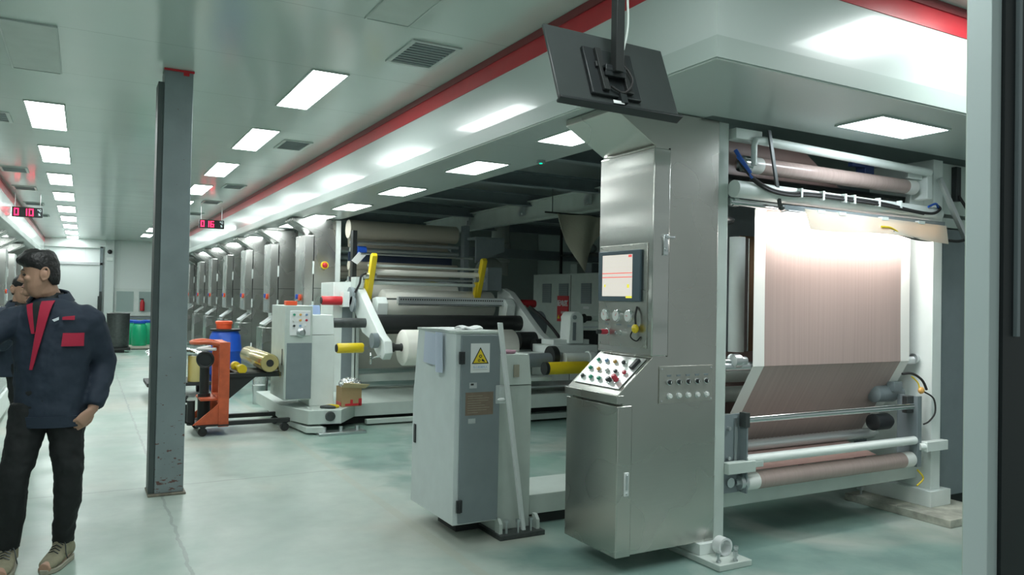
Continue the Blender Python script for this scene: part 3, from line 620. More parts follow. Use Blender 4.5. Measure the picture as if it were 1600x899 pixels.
part('chrome_roller', m_chrome, MB().cyl((3.38, 3.41, 2.115), (5.1, 3.41, 2.105), .022, n=24).lathe((3.40, 3.41, 2.115), (3.44, 3.41, 2.115), [(0, .03), (.04, .03)], 20))
part('lamp_rail', m_grey, MB().box(3.74, 5.40, 3.32, 3.345, 2.085, 2.115), .002)
part('strut', m_dsteel, MB().poly([(3.615, 3.33, 2.56), (3.64, 3.33, 2.56), (3.745, 3.33, 2.10), (3.72, 3.33, 2.10)], (0, .012, 0)).ball((3.733, 3.325, 2.095), .02), .001)
part('upper_web', m_dpink, MB().grid(lambda u, v: (3.55+.75*v-.12*u*v, 3.72+.3*u, 2.54-.08*v+.03*u), 3, 5, .003).poly([(3.42, 3.66, 2.30), (4.75, 3.66, 2.30), (4.28, 3.66, 2.585), (3.42, 3.66, 2.585)], (0, .004, 0)))
part('roll_holder', m_black, MB().lathe((3.38, 3.62, 2.03), (3.62, 3.62, 2.03), [(0, .05), (.12, .06), (.24, .02)], 18))
part('blue_valve_block', mat('dark_blue_paint', (.03, .06, .18), .4), MB().box(4.92, 5.02, 3.62, 3.70, 2.42, 2.56).box(4.78, 4.94, 3.62, 3.66, 2.50, 2.53), .003)
part('support_arm', m_white, MB().poly([(5.22, 3.50, 2.10), (5.5, 3.50, 2.10), (5.5, 3.50, 2.45), (5.30, 3.50, 2.45)], (0, .04, 0)).box(5.12, 5.40, 3.42, 3.47, 2.42, 2.48), .003)
part('diagonal_strut', m_alu, MB().tube([(5.42, 3.38, 2.44), (5.72, 3.34, 1.97)], .022, n=4))
part('black_column', m_black, MB().box(5.70, 5.76, 3.42, 3.50, 2.30, 2.56), .003)
part('hose', m_rubber, MB().tube([(5.73, 3.42, 2.34), (5.80, 3.38, 2.2), (5.79, 3.36, 2.06), (5.60, 3.32, 1.99), (5.35, 3.30, 1.98), (5.05, 3.29, 1.97), (4.75, 3.285, 2.005)], .011, sub=6))
part('earth_wire', m_yel, MB().tube([(4.63, 3.28, 2.03), (4.72, 3.28, 2.03), (4.80, 3.28, 2.005)], .007, sub=4))
part('side_beam', m_offw, MB().box(5.53, 6.4, 3.45, 3.55, 2.10, 2.17).box(5.53, 6.4, 3.46, 3.5, 2.20, 2.58), .003)
# inspection lamp with cloth hung over it
lp = thing('inspection_lamp', 'long inspection lamp with a pale cloth draped over it, lighting the pink web', 'lamp', (4.6, 3.32, 1.98))
MB().box(3.78, 5.34, 3.31, 3.375, 2.072, 2.082).build('reflector', m_alu, lp, bevel=.002)
MB().cyl((3.76, 3.352, 2.045), (5.30, 3.352, 2.045), .014, n=12).build('tube_light', m_bar, lp)
cloth_mat = mat('draped_cloth', (.70, .68, .60), .8, noise=.06, nscale=5)
_nt = cloth_mat.node_tree; _tr = _nt.nodes.new('ShaderNodeBsdfTranslucent'); _tr.inputs[0].default_value = (.95, .70, .44, 1); _ms = _nt.nodes.new('ShaderNodeMixShader'); _ms.inputs[0].default_value = .2
_nt.links.new(_nt.nodes['Principled BSDF'].outputs[0], _ms.inputs[1]); _nt.links.new(_tr.outputs[0], _ms.inputs[2]); _nt.links.new(_ms.outputs[0], _nt.nodes['Material Output'].inputs[0])
MB().grid(lambda u, v: (3.905+1.47*v+.03*u*(1-v), 3.298-.022*u-.006*math.sin(v*23)*u, 2.098-.015*v-(.118+.012*math.sin(v*7+1))*u), 6, 30, .003).build('cloth', cloth_mat, lp)
for x in (4.02, 4.22, 4.65, 5.05): MB().box(x, x+.07, 3.29, 3.33, 2.078, 2.10).build('clip', m_white, lp, bevel=.002)
al = bpy.data.lights.new('inspection_lamp_light', 'AREA'); al.shape = 'RECTANGLE'; al.size = 1.45; al.size_y = .03; al.energy = 13; al.color = (1, .98, .95)
ao = bpy.data.objects.new('inspection_lamp_light', al); C.objects.link(ao); ao.location = (4.52, 3.37, 2.04)
ao.rotation_euler = Vector((0, -.75, 1.0)).to_track_quat('Z', 'Y').to_euler(); adopt(ao, lp)
# grey cabinet right of the machine
part('side_cabinet', m_grey, MB().box(5.60, 6.6, 3.46, 4.2, .09, 2.09), .005, label='plain grey cabinet end beside the right post'); part('plinth', m_iron, MB().box(5.64, 6.6, 3.50, 4.2, 0, .09))

# ================================================================== GREY ELECTRICAL CABINET, PEDESTAL
gc = thing('electrical_cabinet', 'grey electrical cabinet with yellow warning sticker standing left of the stainless cabinet', 'cabinet', (2.13, 4.6, .1))
MB().poly([(1.98, 4.25, .12), (1.98, 4.93, .12), (1.98, 4.92, .85), (1.98, 4.85, 1.285), (1.98, 4.25, 1.285)], (.305, 0, 0)).build('body', mat('pale_grey_blue_paint', (.64, .70, .70), .4, noise=.05), gc, bevel=.003)
MB().box(1.975, 2.29, 4.24, 4.86, 1.285, 1.30).build('top_cap', m_offw, gc, bevel=.002)
gd = MB().box(2.012, 2.282, 4.236, 4.25, .13, 1.275).build('door', m_grey, gc, bevel=.003)
for z in (1.10, .20): MB().box(1.996, 2.032, 4.222, 4.238, z, z+.075).cyl((2.012, 4.222, z), (2.012, 4.222, z+.075), .008, n=10).build('hinge', m_black, gd, bevel=.002)
MB().box(1.972, 1.98, 4.855, 4.885, .52, .645).build('latch', m_black, gc, bevel=.002)
MB().box(2.12, 2.285, 4.50, 4.78, .0, .12).build('foot', m_iron, gc)
st = MB().box(2.075, 2.205, 4.2335, 4.2365, 1.045, 1.225).build('warning_sticker', m_wpaper, gd, smooth=False)
tri = lambda s_, y, d: MB().poly([(2.14-.052*s_, y, 1.103+.0*s_-.030*(s_-1)), (2.14+.052*s_, y, 1.103-.030*(s_-1)), (2.14, y, 1.103+.092*s_-.030*(s_-1))], (0, d, 0))
tri(1.12, 4.2335, -.0006).build('triangle_edge', m_inkblack, st, smooth=False); tri(.92, 4.2325, -.0006).build('triangle', m_yel, st, smooth=False)
gb = MB()
for cx, cz, r in ((2.140, 1.146, .0115), (2.131, 1.121, .0095)):
    pts = []
    for i in range(32): rr = r*(1.0 if (i//2) % 2 else .78); pts.append((cx+rr*math.cos(2*PI*i/32), 4.2315, cz+rr*math.sin(2*PI*i/32)))
    gb.poly(pts, (0, -.0006, 0))
gb.build('gear_symbol', m_inkblack, st, smooth=False)
gb = MB()
for cx, cz, r in ((2.140, 1.146, .005), (2.131, 1.121, .004)): gb.cyl((cx, 4.2308, cz), (cx, 4.2302, cz), r, n=12)
gb.build('gear_hole', m_yel, st, smooth=False)
MB().poly([(2.147, 4.2315, 1.124), (2.153, 4.2315, 1.130), (2.163, 4.2315, 1.124), (2.172, 4.2315, 1.112), (2.168, 4.2315, 1.110), (2.158, 4.2315, 1.114), (2.150, 4.2315, 1.116)], (0, -.0006, 0)).build('hand_symbol', m_inkblack, st, smooth=False)
text('\u5f53\u5fc3\u673a\u68b0\u4f24\u4eba', .017, bc['b'], (2.14, 4.2333, 1.078), (1, 0, 0), (0, 0, 1), st, 'sticker_text', .0004)
MB().box(2.09, 2.19, 4.2328, 4.2336, 1.063, 1.0645).build('sticker_line', m_grey, st, smooth=False)
MB().box(2.07, 2.12, 4.234, 4.2365, .95, .985).build('small_label', m_alu, gd); MB().box(2.078, 2.098, 4.233, 4.2345, .968, .98).build('label_print', m_inkblack, gd)
lb = MB().box(2.045, 2.235, 4.2335, 4.2365, .785, .925).build('brown_label', m_tape, gd)
mb = MB()
for i in range(8): mb.box(2.06, 2.13+.08*abs(math.sin(i*2.3)), 4.2328, 4.2337, .80+.0145*i, .8025+.0145*i)
mb.build('label_print', m_cloth, lb, smooth=False)
MB().box(2.065, 2.115, 4.234, 4.2365, .735, .765).build('small_label', m_alu, gd)
# papers
pp = MB().grid(lambda u, v: (1.966-.008*math.sin(v*3), 4.50+.20*v+.02*u, 1.27-.20*u+.01*v), 5, 6, .003).build('hanging_paper', m_bluepaper); tag(pp, 'pale blue paper sheet taped to the left side of the grey electrical cabinet', 'paper')
pp = MB().grid(lambda u, v: (1.955-.014*math.sin(v*PI), 4.40+.11*v-.015*u, 1.285-.25*u), 5, 6, .003).build('hanging_paper', m_bluepaper); tag(pp, 'narrow folded blue sheet overhanging the front top corner of the grey electrical cabinet', 'paper')
pp = MB().grid(lambda u, v: (1.97+.24*v, 4.35+.42*u, 1.302+.003*math.sin(u*5+v*4)), 5, 5, .004).build('document_pile', m_wpaper); tag(pp, 'flat white papers lying on top of the grey electrical cabinet', 'paper')
pp = MB().grid(lambda u, v: (2.10+.15*v, 4.42+.12*u, 1.309+.014*math.sin(u*PI)+.005*math.sin(v*9)), 8, 10, .008).build('folded_cloth', m_wpaper, bevel=0); tag(pp, 'folded white cloth resting on the papers on the grey cabinet', 'cloth')
bag = MB().grid(lambda u, v: (2.245+.075*v, 4.222-.012*math.sin(u*PI)*math.sin(v*PI), .965-.115*u), 6, 6, .002).build('plastic_bag', m_plastic); tag(bag, 'small clear plastic bag stuck on the door edge of the grey cabinet', 'plastic bag')
MB().ball((2.28, 4.213, .875), .02, 1.4, .4, .6).build('bag_content', m_wpaper, bag)
pd = thing('machine_pedestal', 'pale green pedestal post bolted to a foot plate behind the grey cabinet', 'pedestal', (2.44, 4.5, 0))
MB().box(2.305, 2.56, 4.32, 4.70, .03, .945).build('lower_post', m_offw, pd, bevel=.003)
MB().poly([(2.31, 4.31, .95), (2.555, 4.31, .95), (2.545, 4.33, 1.145), (2.32, 4.33, 1.145)], (0, .36, 0)).build('upper_post', m_offw, pd, bevel=.003)
MB().box(2.285, 2.61, 4.20, 4.74, 0, .03).build('foot_plate', m_dsteel, pd, bevel=.002)
for x in (2.30, 2.57): MB().poly([(x, 4.24, .03), (x, 4.30, .03), (x, 4.30, .12), (x, 4.27, .12), (x, 4.24, .09)], (.022, 0, 0)).build('rib', m_offw, pd)
for x, y in ((2.35, 4.24), (2.425, 4.225), (2.52, 4.23)): MB().cyl((x, y, .02), (x, y, .10), .009, n=8).cyl((x, y, .10), (x, y, .115), .017, n=6).build('foot_bolt', m_alu, pd)
MB().box(2.42, 2.46, 4.307, 4.312, 1.0, 1.08).build('faded_mark', m_cloth, pd)
dish = MB().lathe((2.42, 4.43, 1.146), (2.42, 4.43, 1.17), [(0, .065), (.012, .072), (.02, .07), (.022, .05)], 24).build('round_lid', mat('pink_lid', (.45, .25, .32), .4)); tag(dish, 'round pinkish lid lying on top of the pale pedestal behind the grey cabinet', 'lid')
rod = MB().poly([(2.222, 4.15, 1.355), (2.248, 4.15, 1.355), (2.472, 4.205, .045), (2.446, 4.205, .045)], (0, .028, 0)).build('white_square_rod', mat('white_plastic_bar', (.72, .76, .75), .4), bevel=.003); tag(rod, 'long white square rod leaning against the pale pedestal and grey cabinet', 'rod')
ld = MB().box(2.62, 5.2, 4.42, 4.86, .07, .20).build('base_rail', m_offw, bevel=.004); tag(ld, 'low pale machine base rail on the floor between pedestal and stainless cabinet', 'machine base')
MB().box(2.7, 5.1, 4.45, 4.8, 0, .07).build('shim', m_iron, ld)

# ================================================================== FAR STAINLESS TOWERS (right line, copied; left line mirrored)
def tower(y0, label):
    t = thing('printing_tower', label, 'machine tower', (2.9, y0+.3, 0), 'stainless towers along the right line')
    pr = [(2.60, .10), (3.10, .10), (3.10, 2.574), (2.50, 2.574), (2.50, 2.54), (2.80, 2.36), (2.80, 1.15), (2.60, 1.0)]
    MB().poly([(x, y0, z) for x, z in pr], (0, .5, 0)).build('body', m_tower, t, bevel=.004)
    MB().box(3.10, 3.18, y0+.01, y0+.5, 0.0, 2.574).build('post', m_white, t, bevel=.003)
    a = MB().box(2.56, 2.80, y0-.008, y0+.505, .095, .96).build('base_cabinet', m_tower, t, bevel=.006)
    MB().box(2.78, 2.805, y0-.016, y0-.008, .42, .58).build('latch', m_white, a)
    u = MB().box(2.66, 2.79, y0-.008, y0+.505, 1.20, 2.34).build('upper_cabinet', m_tower, t, bevel=.006)
    MB().box(2.775, 2.80, y0-.016, y0-.008, 1.25, 1.42).build('latch', m_white, u); MB().box(2.775, 2.80, y0-.016, y0-.008, 1.80, 1.98).build('latch', m_white, u)
    MB().box(2.80, 3.10, y0-.003, y0, 1.60, 1.606).build('seam', m_iron, t)
    MB().box(2.795, 2.80, y0-.004, y0, .10, 2.34).build('seam', m_iron, t)
    MB().cyl((2.66, y0+.16, 1.47), (2.635, y0+.16, 1.47), .045, n=16).build('orange_knob', m_orl, t)
    MB().cyl((2.66, y0+.33, 1.48), (2.635, y0+.33, 1.48), .035, n=16).build('blue_knob', m_blue, t)
    MB().poly([(2.60, y0+.05, 1.0), (2.60, y0+.45, 1.0), (2.79, y0+.45, 1.14), (2.79, y0+.05, 1.14)], (-.01, 0, .012)).build('button_console', m_alu, t)
    MB().box(2.654, 2.66, y0+.08, y0+.42, 1.24, 1.40).build('plate', m_alu, t)
    for z in (1.1, 1.35, 1.6, 1.9, 2.2): MB().cyl((3.18, y0+.3, z), (5.0, y0+.3, z), .05, n=14).build('roller', m_beige if z in (1.35, 1.9) else m_alu, t)
    return t
T0 = tower(10.75, 'nearest stainless tower of the far row, with yellow button, behind the unwinder')
for k in range(1, 7): dup(T0, (0, 2.22*k, 0), 'stainless machine tower in the far right row, %s behind the unwinder tower' % ordn[k-1])
eb = MB().lathe((2.95, 10.748, 1.93), (2.95, 10.70, 1.93), [(0, .05), (.012, .05), (.014, .028), (.04, .030), (.048, .02)], 20).build('emergency_button', m_redp); adopt(eb, T0); MB().lathe((2.95, 10.747, 1.93), (2.95, 10.73, 1.93), [(0, .056), (.012, .054)], 20).build('button_guard', m_yel, eb)
for k in range(6):
    d = dup(T0, (0, 0, 0), 'stainless tower of the left machine line, %s to the doorway' % ordn[k], (-1, 1, 1)); d.location = (-1.66, 12.2+2.3*k, 0); d['group'] = 'stainless towers along the left line'

# ================================================================== UNWINDER (centre)
uw = thing('unwinder', 'white paper unwinder machine on a floor skid behind the grey cabinet', 'machine', (3.6, 9.2, 0))
def up(n, m, mb, bevel=0, parent=None, label=None): return mb.build(n, m, parent or uw, bevel=bevel, label=label)
up('skid', m_offw, MB().poly([(1.97, 9.6, .10), (1.97, 8.9, .10), (2.15, 8.35, .10), (2.5, 8.30, .10), (2.78, 8.72, .10), (5.6, 8.72, .10), (5.6, 10.3, .10), (1.97, 10.3, .10)][::-1], (0, 0, .15)), .005)
up('skid_rail', m_offw, MB().poly([(1.98, 9.6, .02), (2.12, 8.30, .02), (2.3, 8.22, .02), (2.3, 10.0, .02)], (0, 0, .06)).box(2.9, 5.6, 8.62, 8.70, .02, .07), .003)
up('underframe', m_iron, MB().box(2.1, 5.5, 8.85, 10.2, 0, .10))
lvp = up('levelling_pad', m_alu, MB().box(2.22, 2.74, 8.15, 8.34, .0, .03), .003)
for x in (2.3, 2.48, 2.66): up('pad_bolt', m_alu, MB().cyl((x, 8.24, .03), (x, 8.24, .08), .02, n=6), 0, lvp)
up('skid_wheel', m_dsteel, MB().lathe((2.38, 8.315, .185), (2.38, 8.28, .185), [(0, .055), (.03, .05), (.032, .03)], 20))
cb = up('control_box', m_offw, MB().box(1.94, 2.245, 8.62, 9.30, .34, 1.385), .006)
up('front_door', m_grey, MB().box(1.965, 2.240, 8.608, 8.62, .35, .97), .003, cb)
up('latch', m_black, MB().box(1.935, 1.94, 8.70, 8.73, .72, .90), 0, cb)
bp_ = up('button_plate', m_wpaper, MB().box(1.99, 2.22, 8.606, 8.62, 1.05, 1.33), .012, cb)
for i in range(3):
    for k in range(3): up('button', [bc['g'], bc['o'], bc['b'], bc['w'], bc['o'], bc['r'], bc['k'], bc['b'], bc['w']][i*3+k], MB().cyl((2.035+.068*k, 8.606, 1.285-.062*i), (2.035+.068*k, 8.59, 1.285-.062*i), .013, n=12))
up('rotary_handle', m_alu, MB().lathe((2.115, 8.606, 1.085), (2.115, 8.56, 1.085), [(0, .05), (.01, .05), (.02, .03), (.045, .025)], 20))
bx = MB().box(1.965, 2.085, 8.68, 8.80, 1.386, 1.435).build('orange_box', m_orl, bevel=.006); tag(bx, 'small orange box lying on top of the white control box', 'box')
bx = MB().poly([(2.25, 8.76, 1.285), (2.25, 8.80, 1.39), (2.37, 8.80, 1.39), (2.37, 8.76, 1.285)][::-1], (0, .01, 0)).build('sign_card', mat('pale_blue_card', (.35, .48, .75), .5), bevel=.002); tag(bx, 'small blue and white card propped on the pale pedestal beside the control box', 'card')
up('pedestal', m_white, MB().box(2.25, 2.53, 8.72, 9.25, .25, 1.05).poly([(2.255, 8.72, 1.055), (2.525, 8.72, 1.055), (2.515, 8.75, 1.28), (2.265, 8.75, 1.28)], (0, .42, 0)), .005)
up('rear_cabinet', m_white, MB().box(2.84, 3.14, 9.9, 10.5, .25, 1.68), .005)
up('rear_cabinet_door', m_grey, MB().box(2.96, 3.10, 9.89, 9.90, .4, 1.45), .003)
def arm(x, mm=m_white):
    a = MB()
    pts = [(9.98, 1.60), (9.86, 1.66), (9.62, 1.60), (9.20, 1.32), (8.80, 1.06), (8.60, .98), (8.56, .84), (8.64, .76), (8.82, .78), (9.12, .98), (9.42, 1.05), (9.74, 1.30), (9.98, 1.44)]
    a.poly([(x, y, z) for y, z in pts], (.10, 0, 0)); return up('swing_arm', mm, a, .008)
arm(3.08); arm(5.30)
def prong(x, m=m_white): up('arm_finger', m, MB().poly([(x, 9.35, 1.20), (x, 9.30, 1.42), (x, 9.38, 1.50), (x, 9.52, 1.48), (x, 9.56, 1.25)], (.14, 0, 0)), .008)
prong(3.24); prong(5.1)
up('pivot_shaft', m_dsteel, MB().cyl((2.66, 9.30, 1.17), (3.1, 9.30, 1.17), .06, n=24), 0, label='short dark shaft end left of the arm')
up('main_shaft', m_iron, MB().cyl((3.18, 9.30, 1.17), (5.32, 9.30, 1.17), .105, n=24).box(3.2, 5.3, 9.5, 9.6, 1.02, 1.10))
for xa, xb, y, z, m, nm in ((2.66, 2.93, 9.80, 1.44, m_redp, 'red_brake'), (5.55, 5.84, 9.80, 1.44, m_redp, 'red_brake'), (2.55, 2.86, 8.70, .90, m_yel, 'yellow_brake'), (5.45, 5.70, 8.70, .90, m_yel, 'yellow_brake')):
    up(nm, m, MB().lathe((xa, y, z), (xb, y, z), [(0, .052), (.01, .058), (xb-xa-.01, .058), (xb-xa, .052)], 24))
    up('brake_cap', m_iron, MB().cyl((xa-.01, y, z), (xa, y, z), .045, n=20))
up('brake_stripe', m_alu, MB().box(2.56, 2.90, 8.644, 8.66, .885, .915))
up('brake_clamp', m_white, MB().box(2.92, 3.02, 9.72, 9.88, 1.36, 1.56).cyl((2.95, 9.8, 1.44), (3.1, 9.8, 1.44), .07), .006)
up('gear_cover', m_grey, MB().cyl((3.0, 9.72, 1.50), (3.04, 9.72, 1.50), .12, n=28).cyl((3.0, 9.62, 1.40), (3.03, 9.62, 1.40), .10, n=28))
up('gear_cover', m_grey, MB().cyl((2.99, 8.78, .98), (3.06, 8.78, .98), .09, n=24))
up('hand_wheel', m_chrome, MB().torus((2.93, 8.62, .78), (1, -.3, 0), .06, .011).cyl((2.93, 8.62, .78), (3.08, 8.70, .80), .012))
up('chuck', m_iron, MB().lathe((3.18, 8.70, .90), (3.40, 8.70, .90), [(0, .05), (.06, .055), (.065, .04), (.14, .04), (.15, .05), (.2, .03)], 18))
up('chuck', m_iron, MB().lathe((3.38, 9.78, 1.41), (3.50, 9.78, 1.41), [(0, .03), (.05, .035), (.12, .025)], 16))
def roll(xa, xb, y, z, r, label):
    t = thing('paper_roll', label, 'paper roll', ((xa+xb)/2, y, z-r), 'white paper rolls on the unwinder')
    MB().lathe((xa, y, z), (xb, y, z), [(0, r-.012), (.012, r), (xb-xa-.012, r), (xb-xa, r-.012)], 48).build('paper', m_paper, t, angle=50)
    MB().lathe((xa-.003, y, z), (xa+.01, y, z), [(0, .045), (.013, .045)], 20).lathe((xa-.006, y, z), (xa-.002, y, z), [(0, .03), (.004, .03)], 20).build('core', m_brown, t); return t
roll(3.46, 5.08, 9.78, 1.41, .19, 'upper white paper roll held at the top of the unwinder arms')
roll(3.34, 4.85, 8.70, .895, .215, 'lower white paper roll at the front of the unwinder, partly behind the grey cabinet')
up('perforated_rail', m_knurl, MB().box(3.55, 5.25, 9.40, 9.46, 1.415, 1.51), .004)
mb = MB()
for i in range(46): mb.box(3.58+.033*i, 3.595+.033*i, 9.395, 9.401, 1.462, 1.482)
up('rail_slots', m_iron, mb)
up('guide_bar', m_chrome, MB().cyl((3.3, 9.45, 1.475), (3.56, 9.45, 1.475), .012).cyl((3.55, 9.40, 1.405), (5.15, 9.40, 1.405), .014))
# yellow levers with rollers between
for x in (3.20, 4.78):
    up('yellow_lever', m_yel, MB().poly([(x, 9.72, 1.46), (x, 9.64, 1.46), (x, 9.43, 2.02), (x, 9.46, 2.06), (x, 9.52, 2.04)], (.07, 0, 0)).poly([(x-.03, 9.70, 1.48), (x-.03, 9.62, 1.48), (x-.03, 9.56, 1.78), (x-.03, 9.62, 1.78)], (.05, 0, 0)), .005)
    up('lever_joint', m_alu, MB().cyl((x-.05, 9.58, 1.77), (x+.1, 9.58, 1.77), .045, n=16))
up('air_hose', m_rubber, MB().tube([(3.16, 9.55, 1.80), (3.08, 9.5, 1.76), (3.06, 9.5, 1.66), (3.02, 9.55, 1.55)], .014, sub=6))
up('lay_on_roller', m_paper, MB().cyl((3.28, 9.58, 1.82), (4.78, 9.58, 1.82), .038, n=20))
for z, y, r, m in ((1.905, 9.6, .016, m_offw), (1.74, 9.6, .014, m_alu), (1.68, 9.62, .022, m_offw), (2.07, 9.9, .014, m_alu)):
    up('cross_bar', m, MB().cyl((3.2, y, z), (4.85, y, z), r, n=14))
# back frame of the unwinder
for z, y, r, m, nm in ((2.44, 10.5, .13, m_beige, 'beige_roller'), (2.25, 10.4, .025, m_alu, 'cross_bar'), (2.15, 10.4, .03, m_alu, 'cross_bar'), (1.93, 10.45, .06, m_beige, 'beige_roller'), (1.73, 10.45, .05, m_chrome, 'chrome_roller'), (1.58, 10.5, .14, m_paper, 'large_roller'), (1.28, 10.5, .08, m_iron, 'black_roller')):
    up(nm, m, MB().cyl((3.2, y, z), (4.85, y, z), r, n=28))
up('blue_panel', mat('dark_navy_panel', (.04, .06, .11), .35), MB().box(3.25, 4.85, 10.62, 10.64, 1.97, 2.13))
up('web_sheet', m_beige, MB().box(3.25, 4.8, 10.60, 10.604, 1.3, 1.95).box(3.25, 4.8, 10.66, 10.664, 2.2, 2.5))
up('lower_sheet', m_paper, MB().grid(lambda u, v: (3.25+1.6*v, 10.1+.25*(1-u), .50+.55*u), 4, 4, .004))
up('frame_beam', m_offw, MB().box(3.2, 5.4, 9.95, 10.05, .36, .46), .004)
up('frame_plate', m_offw, MB().box(3.16, 3.20, 9.9, 10.7, .3, 1.7), .004)
up('rear_post', m_grey, MB().box(4.90, 4.99, 10.3, 10.42, .25, 2.58), .004)
up('tapered_panel', m_grey, MB().poly([(4.95, 10.0, 2.36), (5.42, 10.0, 2.36), (5.42, 10.0, 2.20), (4.95, 10.0, 2.02)], (0, .04, 0)).box(4.95, 5.42, 10.0, 10.3, 2.36, 2.40), .003)
up('motor_box', m_grey, MB().box(5.02, 5.25, 9.75, 10.1, 1.62, 1.95), .004)
up('chain_cover', m_iron, MB().box(3.18, 3.24, 10.2, 10.3, 1.7, 2.4), .003)
up('blue_motor', m_blue, MB().cyl((3.24, 10.2, 2.13), (3.36, 10.2, 2.13), .06, n=18))
up('white_tag', m_wpaper, MB().poly([(3.12, 10.05, 1.98), (3.2, 10.05, 1.93), (3.32, 10.05, 2.06), (3.22, 10.05, 2.10)], (0, .01, 0)))
up('valve_bracket', m_offw, MB().box(3.04, 3.14, 9.6, 9.8, 1.6, 1.75).poly([(5.35, 9.4, 1.42), (5.45, 9.4, 1.42), (5.62, 9.4, 1.18), (5.52, 9.4, 1.18)], (0, .08, 0)), .006)
up('drive_drum', m_grey, MB().cyl((5.45, 9.5, 1.14), (5.75, 9.5, 1.14), .20, n=28).cyl((5.75, 9.5, 1.14), (5.80, 9.5, 1.14), .12, n=20))
up('drive_hub', m_iron, MB().cyl((5.05, 8.9, .95), (5.3, 8.9, .95), .12, n=20).cyl((5.15, 8.65, .90), (5.3, 8.65, .90), .09, n=18))
up('guard', m_offw, MB().box(5.5, 6.0, 9.9, 10.2, .6, 1.25), .005)
up('guard_cap', m_wpaper, MB().cyl((5.75, 10.05, 1.25), (5.75, 10.05, 1.31), .09, n=20))
up('black_hose', m_rubber, MB().tube([(5.4, 9.2, 1.4), (5.5, 8.9, 1.2), (5.6, 8.7, .95), (5.45, 8.6, .8), (5.3, 8.7, .9)], .022, sub=6))
# things on the skid
cx = thing('cardboard_box', 'open cardboard box with red tape on the skid beside the pedestal', 'box', (2.68, 8.60, .25))
MB().box(2.56, 2.79, 8.50, 8.72, .252, .26).box(2.56, 2.79, 8.50, 8.508, .26, .47).box(2.56, 2.79, 8.712, 8.72, .26, .47).box(2.56, 2.568, 8.508, 8.712, .26, .47).box(2.782, 2.79, 8.508, 8.712, .26, .47).build('carton', m_card, cx)
MB().poly([(2.56, 8.50, .47), (2.83, 8.50, .45), (2.86, 8.42, .50), (2.56, 8.42, .53)], (0, .004, .004)).build('flap', mat('pale_cardboard', (.62, .50, .30), .8), cx)
MB().box(2.60, 2.78, 8.496, 8.50, .262, .285).box(2.66, 2.69, 8.496, 8.50, .285, .33).box(2.556, 2.56, 8.52, 8.70, .262, .30).box(2.757, 2.793, 8.496, 8.50, .26, .34).build('red_tape', m_redp, cx)
fo = MB(); bmesh.ops.create_icosphere(fo.bm, subdivisions=4, radius=1, matrix=Matrix.Translation((2.69, 8.62, .50)) @ Matrix.Diagonal((.13, .11, .065, 1)))
for v in fo.bm.verts: v.co += Vector((random.uniform(-1, 1), random.uniform(-1, 1), random.uniform(-1, 1)))*.007
fo = fo.build('crumpled_foil', m_foil, smooth=False); tag(fo, 'crumpled silver foil stuffed into the open cardboard box', 'foil')
gl_ = MB().tube([(2.36, 8.50, .262), (2.43, 8.46, .268), (2.52, 8.48, .265)], [.02, .028, .016], n=8, sub=3).build('work_glove', m_yel); tag(gl_, 'yellow and black work glove lying on the skid edge by the cardboard box', 'glove')
MB().tube([(2.33, 8.52, .262), (2.40, 8.44, .272), (2.47, 8.42, .262)], [.015, .022, .012], n=8, sub=3).build('palm', m_dsteel, gl_)

# ================================================================== SECOND UNIT TO THE RIGHT
rw = thing('rewinder', 'white rewinder frame with yellow brake cylinder between pedestal and stainless console', 'machine', (5.0, 8.0, 0))
def rp(n, m, mb, bevel=0, label=None): return mb.build(n, m, rw, bevel=bevel, label=label)
rp('platform', m_offw, MB().box(4.2, 6.6, 7.95, 8.5, .20, .36), .004)
rp('table_rail', m_alu, MB().box(4.2, 6.6, 7.95, 8.4, .44, .46), .002); rp('skid', m_offw, MB().box(4.6, 6.6, 8.1, 8.6, .03, .10), .003); rp('underframe', m_iron, MB().box(4.5, 6.5, 8.25, 8.55, 0, .2))
rp('yellow_brake', m_yel, MB().lathe((4.83, 7.8, .685), (5.42, 7.8, .685), [(0, .07), (.01, .075), (.58, .075), (.59, .07)], 28))
rp('brake_cap', m_iron, MB().cyl((4.79, 7.8, .685), (4.832, 7.8, .685), .078, n=28))
rp('dark_shaft', m_grey, MB().cyl((4.1, 8.1, .76), (5.05, 8.1, .76), .085, n=28))
rp('hub', m_iron, MB().cyl((5.05, 8.1, .80), (5.13, 8.1, .80), .13, n=20))
rp('side_frame', m_white, MB().box(4.4, 6.6, 8.25, 8.6, .70, .83).box(5.1, 5.85, 8.2, 8.6, .83, .93).box(5.2, 5.75, 8.25, 8.55, .93, 1.0), .008)
rp('arm', m_white, MB().poly([(5.40, 8.2, .95), (5.63, 8.2, .95), (5.615, 8.2, 1.29), (5.59, 8.2, 1.335), (5.55, 8.2, 1.355), (5.48, 8.2, 1.355), (5.44, 8.2, 1.335), (5.415, 8.2, 1.29)], (0, .22, 0)), .01)
rp('arm_slot', m_grey, MB().box(5.455, 5.50, 8.19, 8.2, .99, 1.22))
rp('arm_bolt', m_vent, MB().cyl((5.478, 8.2, 1.285), (5.478, 8.185, 1.285), .028, n=16))
rp('chuck', m_iron, MB().lathe((5.62, 8.3, 1.27), (5.85, 8.3, 1.27), [(0, .05), (.08, .06), (.1, .035), (.23, .03)], 16))
rp('upper_bar', m_offw, MB().cyl((5.8, 8.3, 1.27), (6.6, 8.3, 1.27), .04, n=16)); rp('upper_bar', m_alu, MB().box(5.6, 6.6, 8.35, 8.4, 1.14, 1.165))
rp('shaft_end', m_white, MB().cyl((5.2, 8.0, .78), (5.55, 8.0, .78), .07, n=20).cyl((5.55, 8.0, .78), (5.62, 8.0, .78), .09, n=20))
rp('hand_wheel', m_chrome, MB().torus((5.55, 7.75, .78), (1, -.6, .2), .09, .014))
